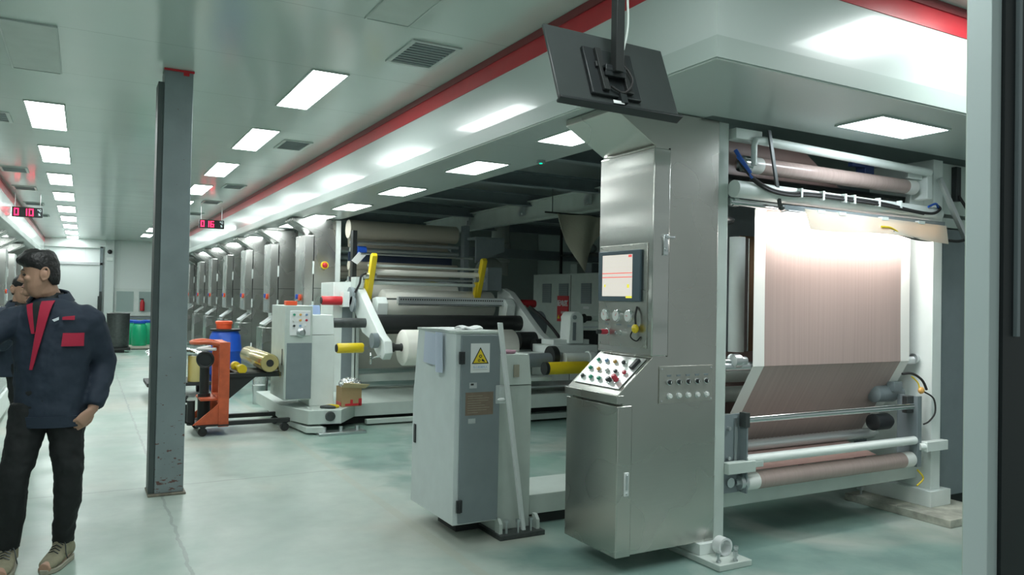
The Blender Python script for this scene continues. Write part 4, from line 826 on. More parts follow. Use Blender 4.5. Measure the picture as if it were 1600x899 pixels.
rp('dark_recess', m_iron, MB().box(5.8, 6.6, 8.5, 8.6, .8, 1.1))
rp('web_table', m_offw, MB().box(3.9, 5.0, 7.95, 8.3, .52, .56), .003)

# ================================================================== BACK OF THE HALL ON THE RIGHT
bk = thing('switch_cabinet', 'long pale switch cabinet with vent grilles and red danger sign deep in the hall', 'cabinet', (7.8, 10.6, 0))
MB().box(7.5, 8.2, 8.6, 12.65, 0, 1.975).build('body', m_offw, bk, bevel=.006)
for y in (10.2, 11.35): MB().box(7.494, 7.5, y, y+.006, .1, 1.95).build('door_gap', m_iron, bk)
for y in (12.0, 11.43, 10.72):
    v = MB().box(7.488, 7.5, y, y+.30, 1.45, 1.80).build('vent_grille', m_grey, bk); mb = MB()
    for i in range(9): mb.box(7.482, 7.489, y+.01, y+.29, 1.465+.037*i, 1.475+.037*i)
    mb.build('slat', m_vent, v)
MB().box(7.49, 7.5, 10.78, 10.95, 1.36, 1.40).build('door_label', m_wpaper, bk)
sg = MB().box(7.478, 7.492, 11.40, 11.76, 1.12, 1.58).build('danger_sign', m_redp); tag(sg, 'red danger sign with white Chinese writing on the pale switch cabinet', 'sign')
text('\u914d\u7535\u533a', .115, m_wpaper, (7.474, 11.58, 1.44), (0, -1, 0), (0, 0, 1), sg, 'sign_text', .002, .003)
text('\u6709\u7535\u5371\u9669', .05, m_wpaper, (7.474, 11.53, 1.28), (0, -1, 0), (0, 0, 1), sg, 'sign_text', .002, .001); text('\u8bf7\u52ff\u9760\u8fd1', .05, m_wpaper, (7.474, 11.53, 1.19), (0, -1, 0), (0, 0, 1), sg, 'sign_text', .002, .001)
MB().poly([(7.474, 11.74, 1.17), (7.474, 11.66, 1.17), (7.474, 11.70, 1.24)], (-.002, 0, 0)).build('sign_triangle', m_yel, sg)
# steel grid over the machines
for k, (y, z) in enumerate(((5.9, 2.93), (7.5, 2.93), (9.1, 2.93), (10.9, 2.93), (12.8, 2.93))):
    o = MB().box(3.18, 8.8, y, y+.12, z, z+.018).box(3.18, 8.8, y+.052, y+.064, z-.13, z).box(3.18, 8.8, y, y+.12, z-.145, z-.13).build('roof_beam', m_grey, bevel=0)
    tag(o, 'grey steel roof beam crossing above the machines, %s to the doorway' % ordn[k], 'steel beam', 'roof beams over the machines')
o = MB().box(5.35, 5.5, 5.2, 13.5, 2.60, 2.84).box(5.30, 5.35, 5.2, 13.5, 2.585, 2.60).box(5.30, 5.35, 5.2, 13.5, 2.84, 2.855).build('long_girder', m_offw, bevel=0); tag(o, 'long pale girder running down the hall above the unwinder', 'steel beam')
for y in (7.6, 9.2, 10.9): MB().box(5.26, 5.30, y, y+.12, 2.66, 2.78).cyl((5.25, y+.06, 2.70), (5.27, y+.06, 2.70), .03, n=10).build('joint_plate', m_alu, o)
o = MB().box(5.6, 9.0, 12.3, 12.5, 2.25, 2.42).build('lower_beam', m_grey, bevel=.004); tag(o, 'horizontal steel beam low at the back of the hall over the switch cabinet', 'steel beam')
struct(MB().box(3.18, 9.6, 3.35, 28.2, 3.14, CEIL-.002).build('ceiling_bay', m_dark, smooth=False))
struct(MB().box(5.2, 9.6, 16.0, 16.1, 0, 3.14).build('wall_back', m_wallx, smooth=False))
dk = MB().lathe((6.9, 12.9, 1.95), (6.9, 12.9, 3.14), [(0, .15), (.25, .16), (.26, .19), (.6, .19), (.61, .17), (1.19, .17)], 24).tube([(6.9, 12.9, 2.0), (6.75, 12.85, 2.15), (6.5, 12.8, 2.1), (6.42, 12.8, 1.8), (6.45, 12.8, 1.4), (6.6, 12.8, .9)], .13, n=16, sub=5).build('ventilation_duct', mat('dull_duct', (.42, .45, .42), .5)); tag(dk, 'pale bent ventilation duct behind the unwinder', 'duct')
rk = thing('storage_rack', 'dark rack loaded with small machine parts on top of the switch cabinet', 'rack', (7.9, 10.5, 1.98))
MB().box(7.6, 8.1, 8.7, 11.9, 2.30, 2.33).box(7.6, 7.64, 8.7, 8.74, 1.98, 2.8).box(7.6, 7.64, 10.2, 10.24, 1.98, 2.8).box(7.6, 7.64, 11.86, 11.9, 1.98, 2.8).build('shelf_frame', m_iron, rk)
for k, (y, s_, m, c_) in enumerate(((11.35, .22, m_offw, 'white'), (10.9, .2, m_grey, 'grey'), (10.45, .25, m_offw, 'pale'), (9.9, .22, m_iron, 'black'), (9.5, .3, m_yel, 'yellow'), (9.1, .22, m_grey, 'mid grey'))):
    o = MB().box(7.62, 7.62+s_, y, y+s_, 1.978, 1.978+s_*.8).box(7.66, 7.58+s_, y+.04, y+s_-.04, 1.978+s_*.8, 1.99+s_*.8).build('parts_box', m, bevel=.006); tag(o, '%s parts box on the switch cabinet, %s from the right' % (c_, ['sixth', 'fifth', 'fourth', 'third', 'second', 'first'][k]), 'box', 'boxes on the switch cabinet')
for y in (9.0, 9.7, 10.6, 11.2): MB().ball((7.8, y, 2.42), .1, 1, 1.3, .9, n=12).build('machine_part', m_vent, rk)
cl = MB().grid(lambda u, v: (4.75+.72*v*(1-.25*u)+.16*u, 7.5+.05*math.sin(v*9+u*2), 2.50-(.62*u)*(1-abs(v-.38)*1.25)-.06*u*math.sin(v*6)), 14, 22, .006).build('hanging_cloth', m_cloth); tag(cl, 'beige cloth sheet hanging in a point from the girder left of the stainless tower', 'cloth')
MB().cyl((4.6, 7.53, 2.51), (5.7, 7.53, 2.51), .01, n=8).cyl((4.7, 7.53, 2.51), (4.7, 7.53, 2.79), .005, n=6).cyl((5.6, 7.53, 2.51), (5.6, 7.53, 2.79), .005, n=6).build('cloth_rail', m_iron, cl)
gs_ = thing('exit_indicator', 'small green indicator lamp on the soffit edge beside the nearest soffit lights', 'lamp', (3.1, 5.0, SZ-.02)); MB().cyl((3.10, 5.15, SZ-.008), (3.10, 5.15, SZ-.03), .035, n=20).build('housing', m_vent, gs_); MB().cyl((3.10, 5.15, SZ-.03), (3.10, 5.15, SZ-.034), .012, n=12).build('green_lens', m_gled, gs_)

# ================================================================== STACKER CART, FILM ROLL, DRUM, TROLLEY
ct = thing('stacker_cart', 'orange manual stacker cart with black forks carrying a gold film roll', 'hand cart', (1.6, 8.9, 0))
def cp(n, m, mb, bevel=0, parent=None, label=None): return mb.build(n, m, parent or ct, bevel=bevel, label=label)
for y in (8.62, 9.12): cp('mast', m_orange, MB().box(1.27, 1.375, y, y+.06, .09, .985), .004)
cp('mast_crossbar', m_orange, MB().box(1.28, 1.36, 8.68, 9.12, .93, .985), .003)
cp('mast_crossbar', m_orange, MB().box(1.27, 1.33, 8.68, 9.12, .34, .40).box(1.10, 1.30, 8.70, 9.10, .36, .385), .003)
for y in (8.63, 9.14): cp('gusset', m_orange, MB().poly([(1.28, y, .12), (1.28, y, .34), (1.02, y, .12)], (0, .02, 0)))
cp('handle_bar', m_orange, MB().tube([(1.30, 9.15, .96), (1.16, 9.12, .98), (1.05, 9.02, .975), (1.02, 8.88, .97), (1.05, 8.74, .975), (1.16, 8.66, .98), (1.30, 8.65, .96)], .022, n=10, sub=4))
cp('handle_bar', m_wpaper, MB().tube([(1.24, 9.10, .91), (1.10, 8.96, .90), (1.10, 8.80, .90), (1.24, 8.68, .91)], .016, n=8, sub=4), label='pale inner handle bar')
cp('hydraulic_cylinder', m_iron, MB().cyl((1.16, 8.9, .1), (1.16, 8.9, .78), .05, n=18).cyl((1.16, 8.9, .1), (1.16, 8.9, .42), .065, n=18))
cp('pump', m_iron, MB().cyl((1.02, 8.8, .1), (1.02, 8.8, .36), .04, n=14).cyl((1.0, 8.95, .12), (1.0, 8.95, .30), .03, n=14))
cp('winch_wheel', m_black, MB().cyl((1.14, 8.72, .80), (1.14, 8.78, .80), .085, n=24).torus((1.14, 8.71, .80), (0, 1, 0), .08, .012))
cp('pump_lever', m_iron, MB().tube([(1.05, 8.85, .32), (.95, 8.8, .36), (.80, 8.75, .40), (.66, 8.72, .385)], .014, sub=4))
cp('foot_pedal', m_iron, MB().tube([(1.02, 8.78, .12), (.95, 8.7, .16), (.92, 8.68, .30), (.97, 8.7, .42)], .012, sub=4))
for y in (8.62, 9.12):
    cp('base_leg', m_iron, MB().box(1.375, 2.02, y, y+.06, .10, .145), .003)
    cp('fork', m_iron, MB().box(1.375, 1.93, y+.07, y+.15, .60, .645).poly([(1.375, y+.09, .60), (1.66, y+.09, .60), (1.375, y+.09, .36)], (0, .012, 0)), .002)
for i, (x, y) in enumerate(((1.12, 8.62), (1.12, 9.16), (1.97, 8.64), (1.97, 9.16))):
    w_ = cp('caster', m_rubber, MB().cyl((x, y, .045), (x, y+.035, .045), .045, n=20))
    cp('caster_fork', m_iron, MB().box(x-.03, x+.03, y-.01, y+.045, .092, .102).box(x-.02, x+.02, y-.01, y-.003, .04, .095).box(x-.02, x+.02, y+.038, y+.045, .04, .095), 0, w_)
cp('lower_plate', m_iron, MB().box(1.05, 1.38, 8.60, 9.2, .102, .115))
for x in (1.52, ):
    cp('cradle_roller', m_yel, MB().lathe((x, 8.72, .685), (x, 9.2, .685), [(0, .05), (.03, .05), (.035, .022), (.06, .05), (.09, .05), (.095, .018), (.37, .018), (.375, .05), (.48, .05)], 18))
cp('deck', m_iron, MB().box(1.45, 1.92, 8.74, 9.25, .645, .652))
fr = thing('gold_film_roll', 'gold film roll lying on the black forks of the orange cart', 'film roll', (1.70, 9.1, .65))
MB().lathe((1.785, 8.60, .755), (1.765, 9.75, .77), [(0, .097), (.006, .10), (1.144, .10), (1.15, .097)], 40).build('film', m_gold, fr)
MB().rings([[(1.785+r*math.cos(a), y, .755+r*math.sin(a)) for a in [2*PI*i/32 for i in range(32)]] for r, y in ((.092, 8.600), (.092, 8.594), (.040, 8.594), (.040, 8.600))], cap=False).build('end_face', m_goldd, fr)
MB().cyl((1.785, 8.590, .755), (1.785, 8.598, .755), .040, n=24).build('core_hole', m_iron, fr)
MB().grid(lambda u, v: (1.88+.03*u, 8.62+.10*v, .72-.13*u), 4, 3, .002).build('loose_film_end', m_gold, fr)
dr_ = thing('blue_drum', 'blue plastic drum with black rim standing behind the orange cart', 'drum', (1.93, 12.6, 0))
MB().lathe((1.93, 12.6, 0), (1.93, 12.6, .95), [(0, .20), (.03, .225), (.25, .24), (.27, .25), (.30, .24), (.60, .245), (.62, .255), (.65, .245), (.85, .225), (.90, .20), (.93, .19)], 36).build('barrel', m_blue, dr_)
MB().lathe((1.93, 12.6, .925), (1.93, 12.6, .96), [(0, .21), (.005, .225), (.03, .225), (.035, .20)], 36).build('rim', m_black, dr_)
o = MB().lathe((1.90, 12.55, .962), (1.90, 12.55, 1.08), [(0, .11), (.07, .115), (.075, .125), (.11, .125), (.12, .11)], 28).build('orange_lid', m_orl, dr_)
tr_ = thing('low_trolley', 'low dark trolley beside the blue drum, loaded with tins', 'trolley', (1.25, 12.2, 0))
MB().box(.80, 1.65, 11.9, 12.7, .17, .22).build('deck', m_iron, tr_, bevel=.005)
for x in (.9, 1.55):
    for y in (12.0, 12.6): MB().cyl((x-.02, y, .085), (x+.02, y, .085), .085, n=18).build('wheel', m_rubber, tr_)
tin_m = [m_redp, m_yel, m_card, mat('dark_red_tin', (.25, .02, .03), .4), m_iron]
mt = [('tin', tin_m[3], .98, 12.0, 'dark red'), ('tin', m_yel, 1.21, 12.0, 'yellow'), ('tin', m_redp, .98, 12.3, 'bright red'), ('tin', m_card, 1.21, 12.3, 'brown'), ('tin', m_goldd, 1.44, 12.0, 'ochre')]
for n_, m, x, y, c_ in mt:
    t = thing('paint_tin', '%s paint tin under plastic on the low trolley left of the blue drum' % c_, 'tin', (x, y, .22), 'tins on the low trolley')
    MB().lathe((x, y, .222), (x, y, .60), [(0, .10), (.004, .105), (.37, .105), (.378, .10)], 24).build('can', m, t); MB().torus((x, y, .60), (0, 0, 1), .10, .006).build('rim', m_alu, t)
o = MB().grid(lambda u, v: (.80+.75*v, 11.86+.5*u+.02*math.sin(v*20), .612+.05*abs(math.sin(u*7+v*11))*1+.04*math.sin(v*PI)), 14, 20, .004).build('plastic_wrap', m_foil); tag(o, 'crumpled shiny plastic wrap covering the tins on the low trolley', 'plastic wrap')
for k, (x, y, r, h, m, c_) in enumerate(((2.22, 11.3, .11, .34, m_foil, 'shiny tin bucket with crumpled wrap'), (2.12, 10.9, .085, .26, m_alu, 'small silver bucket'), (2.46, 11.3, .10, .34, m_iron, 'black bucket'))):
    t = thing('bucket', '%s on the floor between orange cart and control box' % c_, 'bucket', (x, y, 0))
    MB().lathe((x, y, 0), (x, y, h), [(0, r*.85), (h*.96, r), (h*.97, r*1.05), (h, r*1.05)], 24).build('pail', m, t); MB().torus((x, y, h), (0, .3, 1), r, .006, a0=0, a1=PI).build('handle', m_alu, t)
# ================================================================== FAR END OF THE AISLE
bn = thing('steel_bin', 'tall cylindrical steel bin on a wheeled base at the end of the aisle', 'bin', (.76, 21.5, 0))
MB().lathe((.76, 21.5, .12), (.76, 21.5, .98), [(0, .24), (.02, .25), (.84, .26), (.85, .275), (.86, .26)], 32).build('drum', m_dsteel, bn); MB().box(.5, 1.03, 21.2, 21.8, .06, .12).build('dolly', m_iron, bn); MB().cyl((.6, 21.25, .03), (.9, 21.25, .03), .03, n=12).build('wheel', m_rubber, bn)
for k, (x, y, z, c_) in enumerate(((1.30, 22.6, .09, 'front green keg with blue lid on the pallet'), (1.13, 23.15, .09, 'rear left green keg with blue lid, beside the steel bin'), (1.56, 23.15, .09, 'rear right green keg with blue lid, beside the column'))):
    t = thing('green_keg', c_, 'keg', (x, y, z), 'green kegs at the end of the aisle')
    MB().lathe((x, y, z), (x, y, z+.60), [(0, .17), (.02, .18), (.25, .185), (.5, .18), (.57, .14), (.60, .12)], 24).build('keg_body', m_green, t); MB().lathe((x, y, z+.59), (x, y, z+.66), [(0, .15), (.06, .155), (.07, .14)], 24).build('lid', m_blue, t)
o = MB().box(1.02, 1.75, 22.35, 23.35, .02, .085).build('pallet', mat('pale_pallet', (.55, .52, .45), .6), bevel=.006); tag(o, 'low pale pallet under the green kegs', 'pallet')
fe = thing('fire_extinguisher', 'red fire extinguisher in the white wall box at the end of the aisle', 'fire extinguisher', (1.64, 28.0, .88))
MB().lathe((1.68, 28.03, .89), (1.68, 28.03, 1.26), [(0, .06), (.01, .07), (.28, .07), (.34, .035), (.37, .03)], 20).build('cylinder', m_redp, fe); MB().box(1.60, 1.72, 28.0, 28.06, 1.26, 1.30).build('valve', m_iron, fe)
cm = thing('security_camera', 'small dark dome camera on the pillar at the end of the aisle', 'camera', (.69, 27.85, 2.75)); MB().ball((.69, 27.86, 2.78), .07).build('dome', m_iron, cm); MB().box(.60, .78, 27.84, 27.9, 2.5, 2.6).build('bracket', m_white, cm)
o = MB().cyl((.46, 27.95, 0), (.46, 27.95, 1.5), .035, n=12).cyl((.40, 27.9, 0), (.40, 27.9, 1.35), .02, n=10).build('pipe_bundle', m_dsteel); tag(o, 'grey upright pipes leaning beside the end door', 'pipe')
# left edge: wrapped goods
wp = thing('wrapped_pallet', 'white plastic wrapped goods with brown battens at the left edge behind the man', 'pallet load', (-1.1, 10.3, 0))
MB().box(-1.55, -.80, 9.9, 11.3, .32, .78).build('wrapped_goods', m_foil, wp, bevel=.04); MB().box(-1.55, -.78, 9.88, 11.3, .06, .30).build('white_box', m_white, wp, bevel=.01)
for z in (.15, .27): MB().box(-1.6, -.79, 9.84, 9.88, z, z+.035).build('brown_batten', mat('brown_batten_%d' % (z*100), (.16, .08, .06), .5), wp)

# ================================================================== PEOPLE
def ell(c, a, b, yaw_, n=20, tilt=None):
    c = Vector(c); u = Vector((math.cos(yaw_), math.sin(yaw_), 0)); v = Vector((-math.sin(yaw_), math.cos(yaw_), 0))
    if tilt: u = u+Vector((0, 0, tilt[0])); v = v+Vector((0, 0, tilt[1]))
    return [c+u*a*math.cos(2*PI*i/n)+v*b*math.sin(2*PI*i/n) for i in range(n)]
def remesh(o, vox, sm=4, sub=False):
    r = o.modifiers.new('remesh', 'REMESH'); r.mode = 'VOXEL'; r.voxel_size = vox; r.use_smooth_shade = True
    if sm: k = o.modifiers.new('smooth', 'SMOOTH'); k.factor = .5; k.iterations = sm
def noisy(o, strength, size):
    tx = bpy.data.textures.new('folds', 'CLOUDS'); tx.noise_scale = size; tx.noise_depth = 2
    d = o.modifiers.new('folds', 'DISPLACE'); d.texture = tx; d.strength = strength; d.mid_level = .5; d.texture_coords = 'GLOBAL'
def person(name, label, P, bits=True):
    t = thing(name, label, 'person', P['base'])
    hd = Vector(P['head']); f = Vector(P['face']).normalized(); up_ = Vector((0, 0, 1)); sd_ = f.cross(up_).normalized(); up_ = sd_.cross(f)
    # (sd_ = person's right when looking along f)
    def H(a, b, c): return hd+f*a*.88+sd_*b+up_*c
    # ---- body: one continuous surface
    mb = MB()
    prof_h = [(-.118, .020, .030, .036), (-.108, .030, .040, .046), (-.085, .030, .062, .056), (-.055, .020, .077, .066), (-.025, .010, .086, .071), (.01, .002, .092, .074), (.045, -.002, .096, .076), (.075, -.006, .090, .072), (.10, -.010, .068, .056), (.115, -.012, .035, .030)]
    rs = []
    for z, off, a, b in prof_h:
        r_ = []
        for i in range(24):
            an = 2*PI*i/24; ca, sa = math.cos(an), math.sin(an)
            fx = a*ca*(1.0 if ca < 0 else .97)+off; sy = b*sa*(1-.10*max(0, ca)**2)
            r_.append(H(fx, sy, z))
        rs.append(r_)
    mb.rings(rs)
    # nose, brow, lips, chin, ears
    mb.tube([H(.088, 0, .028), H(.102, 0, .008), H(.118, 0, -.016), H(.098, 0, -.026)], [.008, .010, .013, .009], n=8)
    mb.ball(H(.100, .013, -.019), .009); mb.ball(H(.100, -.013, -.019), .009)
    mb.tube([H(.080, .034, .030), H(.094, .018, .031), H(.096, 0, .028), H(.094, -.018, .031), H(.080, -.034, .030)], .009, n=8)
    mb.ball(H(.094, 0, -.046), .014, .8, 1.3, .5); mb.ball(H(.092, 0, -.058), .013, .8, 1.2, .55); mb.ball(H(.086, 0, -.085), .022); mb.ball(H(.062, .042, -.012), .026, .9, .8, .7); mb.ball(H(.062, -.042, -.012), .026, .9, .8, .7)
    for s_ in (1, -1):
        ear = [H(-.030+.022*math.cos(q)-.006*math.sin(q), (.080+.006*(1-math.cos(q))*.5)*s_, .004+.033*math.sin(q)) for q in [2*PI*i/14 for i in range(15)]]
        mb.tube(ear, .0055, n=8); mb.ball(H(-.026, .074*s_, .002), .018, .9, .9, 1.4); mb.ball(H(-.018, .078*s_, -.028), .009)
    nb = Vector(P['neck'])
    mb.tube([nb+Vector((0, 0, -.10)), nb, H(-.020, 0, -.085), H(-.015, 0, -.03)], [.062, .056, .054, .05], n=16)
    J = P['j']
    mb.rings([ell(c, a*.9, b*.85, P['yaw']) for c, a, b in P['torso']])
    def lim(pts, rad, n=12): mb.tube(pts, rad, n=n, sub=3)
    for s_ in 'LR':
        lim([J['sh'+s_], J['el'+s_], J['wr'+s_]], [.052, .042, .027]); lim([J['hip'+s_], J['kn'+s_], J['an'+s_]], [.078, .055, .038])
        lim([J['an'+s_], Vector(J['an'+s_])+Vector((0, 0, -.04)), Vector(J['toe'+s_])+Vector((0, 0, .03))], [.04, .042, .03])
        # hand
        w0 = Vector(J['wr'+s_]); hdv = Vector(J['hd'+s_]).normalized(); pn = Vector(J['pn'+s_]); pn = (pn-hdv*pn.dot(hdv)).normalized(); ac = hdv.cross(pn)
        if s_ == 'R': ac = -ac     # ac points towards the thumb side
        def HH(a, b, c): return w0+hdv*a+ac*b+pn*c
        rs = []
        for a, wd, th in ((-.01, .024, .020), (.015, .028, .017), (.05, .040, .015), (.085, .042, .014), (.095, .038, .012)):
            rs.append([HH(a, wd*math.cos(2*PI*i/16), th*math.sin(2*PI*i/16)) for i in range(16)])
        mb.rings(rs)
        for k, (o_, ln, cu) in enumerate(((.030, .068, .9), (.010, .076, 1.0), (-.011, .070, 1.1), (-.030, .055, 1.25))):
            p = HH(.088, o_, 0); q = [p]; an = .25*cu
            for sg_, l_ in enumerate((.45, .32, .23)):
                an += .38*cu; p = p+(hdv*math.cos(an)+pn*math.sin(an))*ln*l_+ac*o_*.02; q.append(p)
            mb.tube([HH(.06, o_*.9, 0)]+q, [.0095, .0093, .0085, .0078, .0062], n=8)
        mb.tube([HH(.02, .026, .004), HH(.045, .048, .012), HH(.070, .056, .024), HH(.092, .050, .034)], [.013, .0115, .010, .0078], n=8)
    body = mb.build('body', m_skin, t); remesh(body, .0045, 2)
    # ---- eyes, brows, mouth, hair
    for s_ in (1, -1):
        MB().ball(H(.083, .031*s_, .010), .0115, .8, 1.25, .55).build('eye', m_eye, t)
        MB().tube([H(.093, .016*s_, .034), H(.090, .034*s_, .038), H(.078, .048*s_, .034)], [.0035, .004, .002], n=6).build('eyebrow', m_hair, t)
    MB().tube([H(.098, .022, -.052), H(.106, 0, -.052), H(.098, -.022, -.052)], [.003, .006, .003], n=6).build('lips', m_lip, t)
    hb = MB(); rs = []
    for z, a, b, o_ in ((-.060, .030, .050, -.058), (-.035, .050, .066, -.047), (-.01, .066, .075, -.036), (.02, .080, .081, -.024), (.05, .096, .086, -.010), (.075, .106, .086, .002), (.10, .104, .080, .006), (.122, .085, .064, .002), (.136, .048, .036, -.006)):
        rs.append([H(o_+a*math.cos(2*PI*i/24)*(1 if math.cos(2*PI*i/24) < 0 else (1.0 if z > .045 else (.35 if z > 0 else .2))), b*math.sin(2*PI*i/24), z) for i in range(24)])
    hb.rings(rs)
    if P.get('quiff'): hb.tube([H(.075, .045, .082), H(.094, 0, .090), H(.075, -.045, .084)], [.020, .026, .020], n=10, sub=3); hb.tube([H(.0, 0, .118), H(.05, 0, .115), H(.098, 0, .088)], [.03, .032, .018], n=10, sub=3)
    hr = hb.build('hair', m_hair, t); remesh(hr, .006, 2); noisy(hr, .006, .02)
    # ---- jacket
    mb = MB(); mb.rings([ell(c, a, b, P['yaw'], 28) for c, a, b in P['torso']])
    for s_ in 'LR':
        a0, a1, a2 = Vector(J['sh'+s_]), Vector(J['el'+s_]), Vector(J['wr'+s_])
        mb.tube([a0+(Vector(P['torso'][-3][0])-a0)*.25+Vector((0, 0, .01)), a0, a0.lerp(a1, .5), a1, a1.lerp(a2, .5), a1.lerp(a2, .93)], [.066, .078, .076, .070, .062, .052], n=16, sub=2)
    jk = mb.build('jacket', P['cloth'], t); remesh(jk, .009, 5); noisy(jk, .022, .09)
    # collar
    nc = nb+Vector((0, 0, -.015))
    yw = P['yaw']; fr_ = Vector((math.sin(yw), -math.cos(yw), 0)); rt = Vector((math.cos(yw), math.sin(yw), 0))
    def TT(r, u, z, k=0): # round the trunk: r = to the picture's right, u = forward
        return nc+rt*r+fr_*u+Vector((0, 0, z))
    cb_ = MB().grid(lambda u, v: TT((.082+.028*(1-u))*math.sin((v-.5)*2*2.35), -(.068+.028*(1-u))*math.cos((v-.5)*2*2.35)-.005, .045*u-.035*abs(v-.5)*2+.012), 5, 24, .010); cb_.build('collar', P['cloth'], t)
    MB().tube([nb+Vector((0, 0, -.05)), nb+Vector((0, 0, .025))], [.074, .062], n=20).build('undershirt_collar', m_black, t)
    if bits:
        def front(r, z, d):   # point on the jacket front, r across, z world height
            T_ = P['torso']
            for (c0, a0, b0), (c1, a1, b1) in zip(T_, T_[1:]):
                if c0[2] <= z <= c1[2]:
                    k = (z-c0[2])/(c1[2]-c0[2]); c = Vector(c0).lerp(Vector(c1), k); a = a0+(a1-a0)*k; b = b0+(b1-b0)*k; break
            return Vector((c.x, c.y, z))+rt*r+fr_*(b*math.sqrt(max(0, 1-(r/a)**2))+d)
        def patch(n, m, pts, d=.012):
            n_ = 8
            (A, B, C_, D) = pts
            g = MB().grid(lambda u, v: front(*(lambda p, q: (p[0]+(q[0]-p[0])*v, p[1]+(q[1]-p[1])*v))((A[0]+(D[0]-A[0])*u, A[1]+(D[1]-A[1])*u), (B[0]+(C_[0]-B[0])*u, B[1]+(C_[1]-B[1])*u)), d), n_*2, n_, .005)
            return g.build(n, m, t)
        patch('red_lapel', m_bred, [(-.005, 1.44), (.055, 1.445), (-.03, 1.08), (-.045, 1.08)], .014)
        patch('red_lapel', m_bred, [(-.085, 1.42), (-.05, 1.43), (-.028, 1.27), (-.045, 1.27)], .013)
        patch('undershirt', m_black, [(-.05, 1.435), (.0, 1.44), (-.025, 1.29), (-.035, 1.27)], .012)
        patch('red_pocket', m_bred, [(.105, 1.275), (.185, 1.275), (.185, 1.205), (.10, 1.205)], .014)
        patch('red_tab', m_bred, [(.10, 1.36), (.15, 1.365), (.15, 1.345), (.10, 1.345)], .014)
        patch('chest_logo', m_wlogo, [(.055, 1.345), (.085, 1.36), (.085, 1.345), (.065, 1.335)], .015)
        mb = MB(); mb.rings([ell((c[0], c[1], z), a, b, P['yaw'], 28) for (c, a, b), z in ((P['torso'][0], P['torso'][0][2]-.0 if False else .77), ) for (c, a, b) in [P['torso'][0]]] + [ell((P['torso'][0][0][0], P['torso'][0][0][1], .83), P['torso'][0][1]+.006, P['torso'][0][2]+.006, P['yaw'], 28)])
        hm = mb.build('jacket_hem', P['cloth'], t)
    # ---- trousers
    mb = MB(); hc = (Vector(J['hipL'])+Vector(J['hipR']))/2
    mb.rings([ell((hc.x, hc.y, hc.z-.06), .13, .095, P['yaw']), ell((hc.x, hc.y, hc.z+.02), .165, .12, P['yaw']), ell((hc.x, hc.y, hc.z+.12), .15, .11, P['yaw'])])
    for s_ in 'LR':
        h_, k_, a_ = Vector(J['hip'+s_]), Vector(J['kn'+s_]), Vector(J['an'+s_])
        mb.tube([h_+Vector((0, 0, .02)), h_.lerp(k_, .5), k_, k_.lerp(a_, .35), k_.lerp(a_, .75), a_+Vector((0, 0, .02))], [.098, .088, .070, .068, .058, .056], n=18, sub=3)
    tr = mb.build('trousers', m_trou, t); remesh(tr, .009, 4); noisy(tr, .025, .08)
    # ---- shoes
    for s_ in 'LR':
        a_ = Vector(J['an'+s_]); e = Vector(J['toe'+s_]); d = (e-a_); d.z = 0; d.normalize(); pv = Vector((-d.y, d.x, 0)); b0 = Vector((a_.x, a_.y, 0))
        def S(l, w_, z): return b0+d*l+pv*w_+Vector((0, 0, z))
        def ring(l, wd, h0, h1): return [S(l, wd*math.cos(2*PI*i/16), h0+(h1-h0)*(.5+.5*math.sin(2*PI*i/16))) for i in range(16)]
        sh = MB().rings([ring(-.085, .022, .03, .08), ring(-.075, .036, .02, .115), ring(-.03, .044, .02, .145), ring(.03, .046, .02, .135), ring(.07, .047, .02, .105), ring(.12, .050, .02, .082), ring(.165, .045, .02, .068), ring(.192, .028, .022, .052)])
        sh.tube([b0+Vector((0, 0, .06)), b0+Vector((0, 0, .15))], [.05, .052], n=16)
        o = sh.build('shoe', m_shoe, t); remesh(o, .006, 3)
        pts = [(-.088, .024), (-.05, .040), (.03, .044), (.11, .052), (.165, .046), (.20, .02), (.20, -.02), (.165, -.046), (.11, -.052), (.03, -.044), (-.05, -.040), (-.088, -.024)]
        MB().poly([S(l, w_, .002) for l, w_ in pts], (0, 0, .026)).build('sole', m_sole, o, bevel=.004)
        lc = MB()
        for k in range(5): l = .03+.018*k; z = .139-.010*k; lc.tube([S(l-.006, -.028, z-.014), S(l, 0, z), S(l+.006, .028, z-.014)], .0032, n=6)
        lc.tube([S(.03, .0, .14), S(.05, .035, .125), S(.07, .05, .08), S(.06, .055, .045)], .003, n=6, sub=3)
        lc.build('laces', m_dsteel, o)
    return t
yw = .35
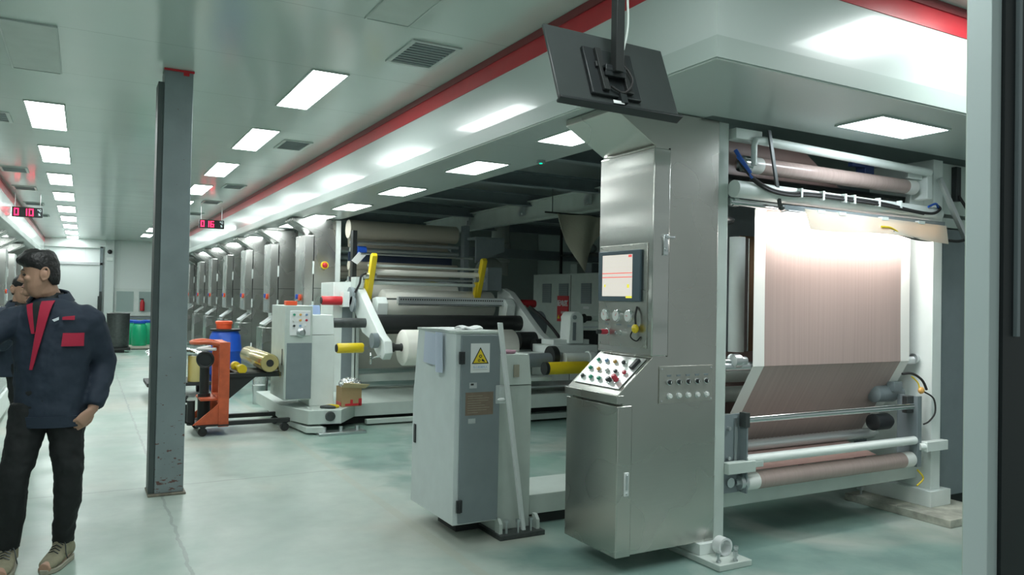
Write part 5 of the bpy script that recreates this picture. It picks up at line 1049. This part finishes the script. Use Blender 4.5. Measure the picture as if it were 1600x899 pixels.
P1 = dict(base=(-.19, 4.87, 0), head=(-.205, 4.875, 1.582), face=(-1, .06, -.14), neck=(-.160, 4.90, 1.465), yaw=-.42, cloth=m_navy, quiff=True,
    torso=[((-.155, 4.885, .77), .185, .125), ((-.150, 4.885, .90), .180, .122), ((-.145, 4.885, 1.05), .188, .125), ((-.140, 4.89, 1.22), .200, .128), ((-.142, 4.895, 1.36), .195, .118), ((-.148, 4.90, 1.42), .140, .10), ((-.150, 4.90, 1.46), .085, .075)],
    j=dict(shL=(.030, 4.86, 1.345), elL=(.105, 4.93, 1.09), wrL=(.055, 4.80, .852), hdL=(-.55, -.25, -.62), pnL=(-.6, .5, -.1),
           shR=(-.325, 4.93, 1.335), elR=(-.53, 4.84, 1.19), wrR=(-.66, 4.64, 1.12), hdR=(-.5, -.8, 0), pnR=(0, 0, -1),
           hipL=(-.075, 4.87, .86), knL=(-.050, 4.84, .49), anL=(-.070, 4.92, .10), toeL=(-.15, 4.74, 0),
           hipR=(-.235, 4.90, .86), knR=(-.300, 4.84, .49), anR=(-.325, 4.92, .10), toeR=(-.345, 4.72, 0)))
person('person', 'man in navy work jacket with red lapel walking left in black trousers, beige shoes', P1)
P2 = dict(base=(-0.510, 8.300, 0.000), head=(-0.490, 8.300, 1.500), face=(.75, -.75, -.25), neck=(-0.510, 8.330, 1.370), yaw=.5, cloth=m_navy,
    torso=[((-0.520, 8.340, 0.720), .18, .12), ((-0.520, 8.340, 0.920), .175, .12), ((-0.520, 8.340, 1.120), .19, .125), ((-0.520, 8.340, 1.250), .19, .115), ((-0.515, 8.335, 1.320), .13, .095), ((-0.510, 8.330, 1.360), .085, .075)],
    j=dict(shL=(-0.350, 8.420, 1.270), elL=(-0.290, 8.400, 1.020), wrL=(-0.310, 8.250, 0.830), hdL=(0, -.3, -1), pnL=(-1, 0, 0),
           shR=(-0.660, 8.260, 1.270), elR=(-0.640, 8.180, 1.010), wrR=(-0.530, 8.020, 1.100), hdR=(.3, -.2, 1), pnR=(0, -1, 0),
           hipL=(-0.370, 8.380, 0.810), knL=(-0.400, 8.360, 0.470), anL=(-0.420, 8.420, 0.100), toeL=(-0.370, 8.250, 0.000),
           hipR=(-0.510, 8.300, 0.810), knR=(-0.490, 8.260, 0.470), anR=(-0.490, 8.300, 0.100), toeR=(-0.440, 8.130, 0.000)))
person('person', 'person in dark blue work jacket standing far left, mostly hidden behind the walking man', P2, bits=False)
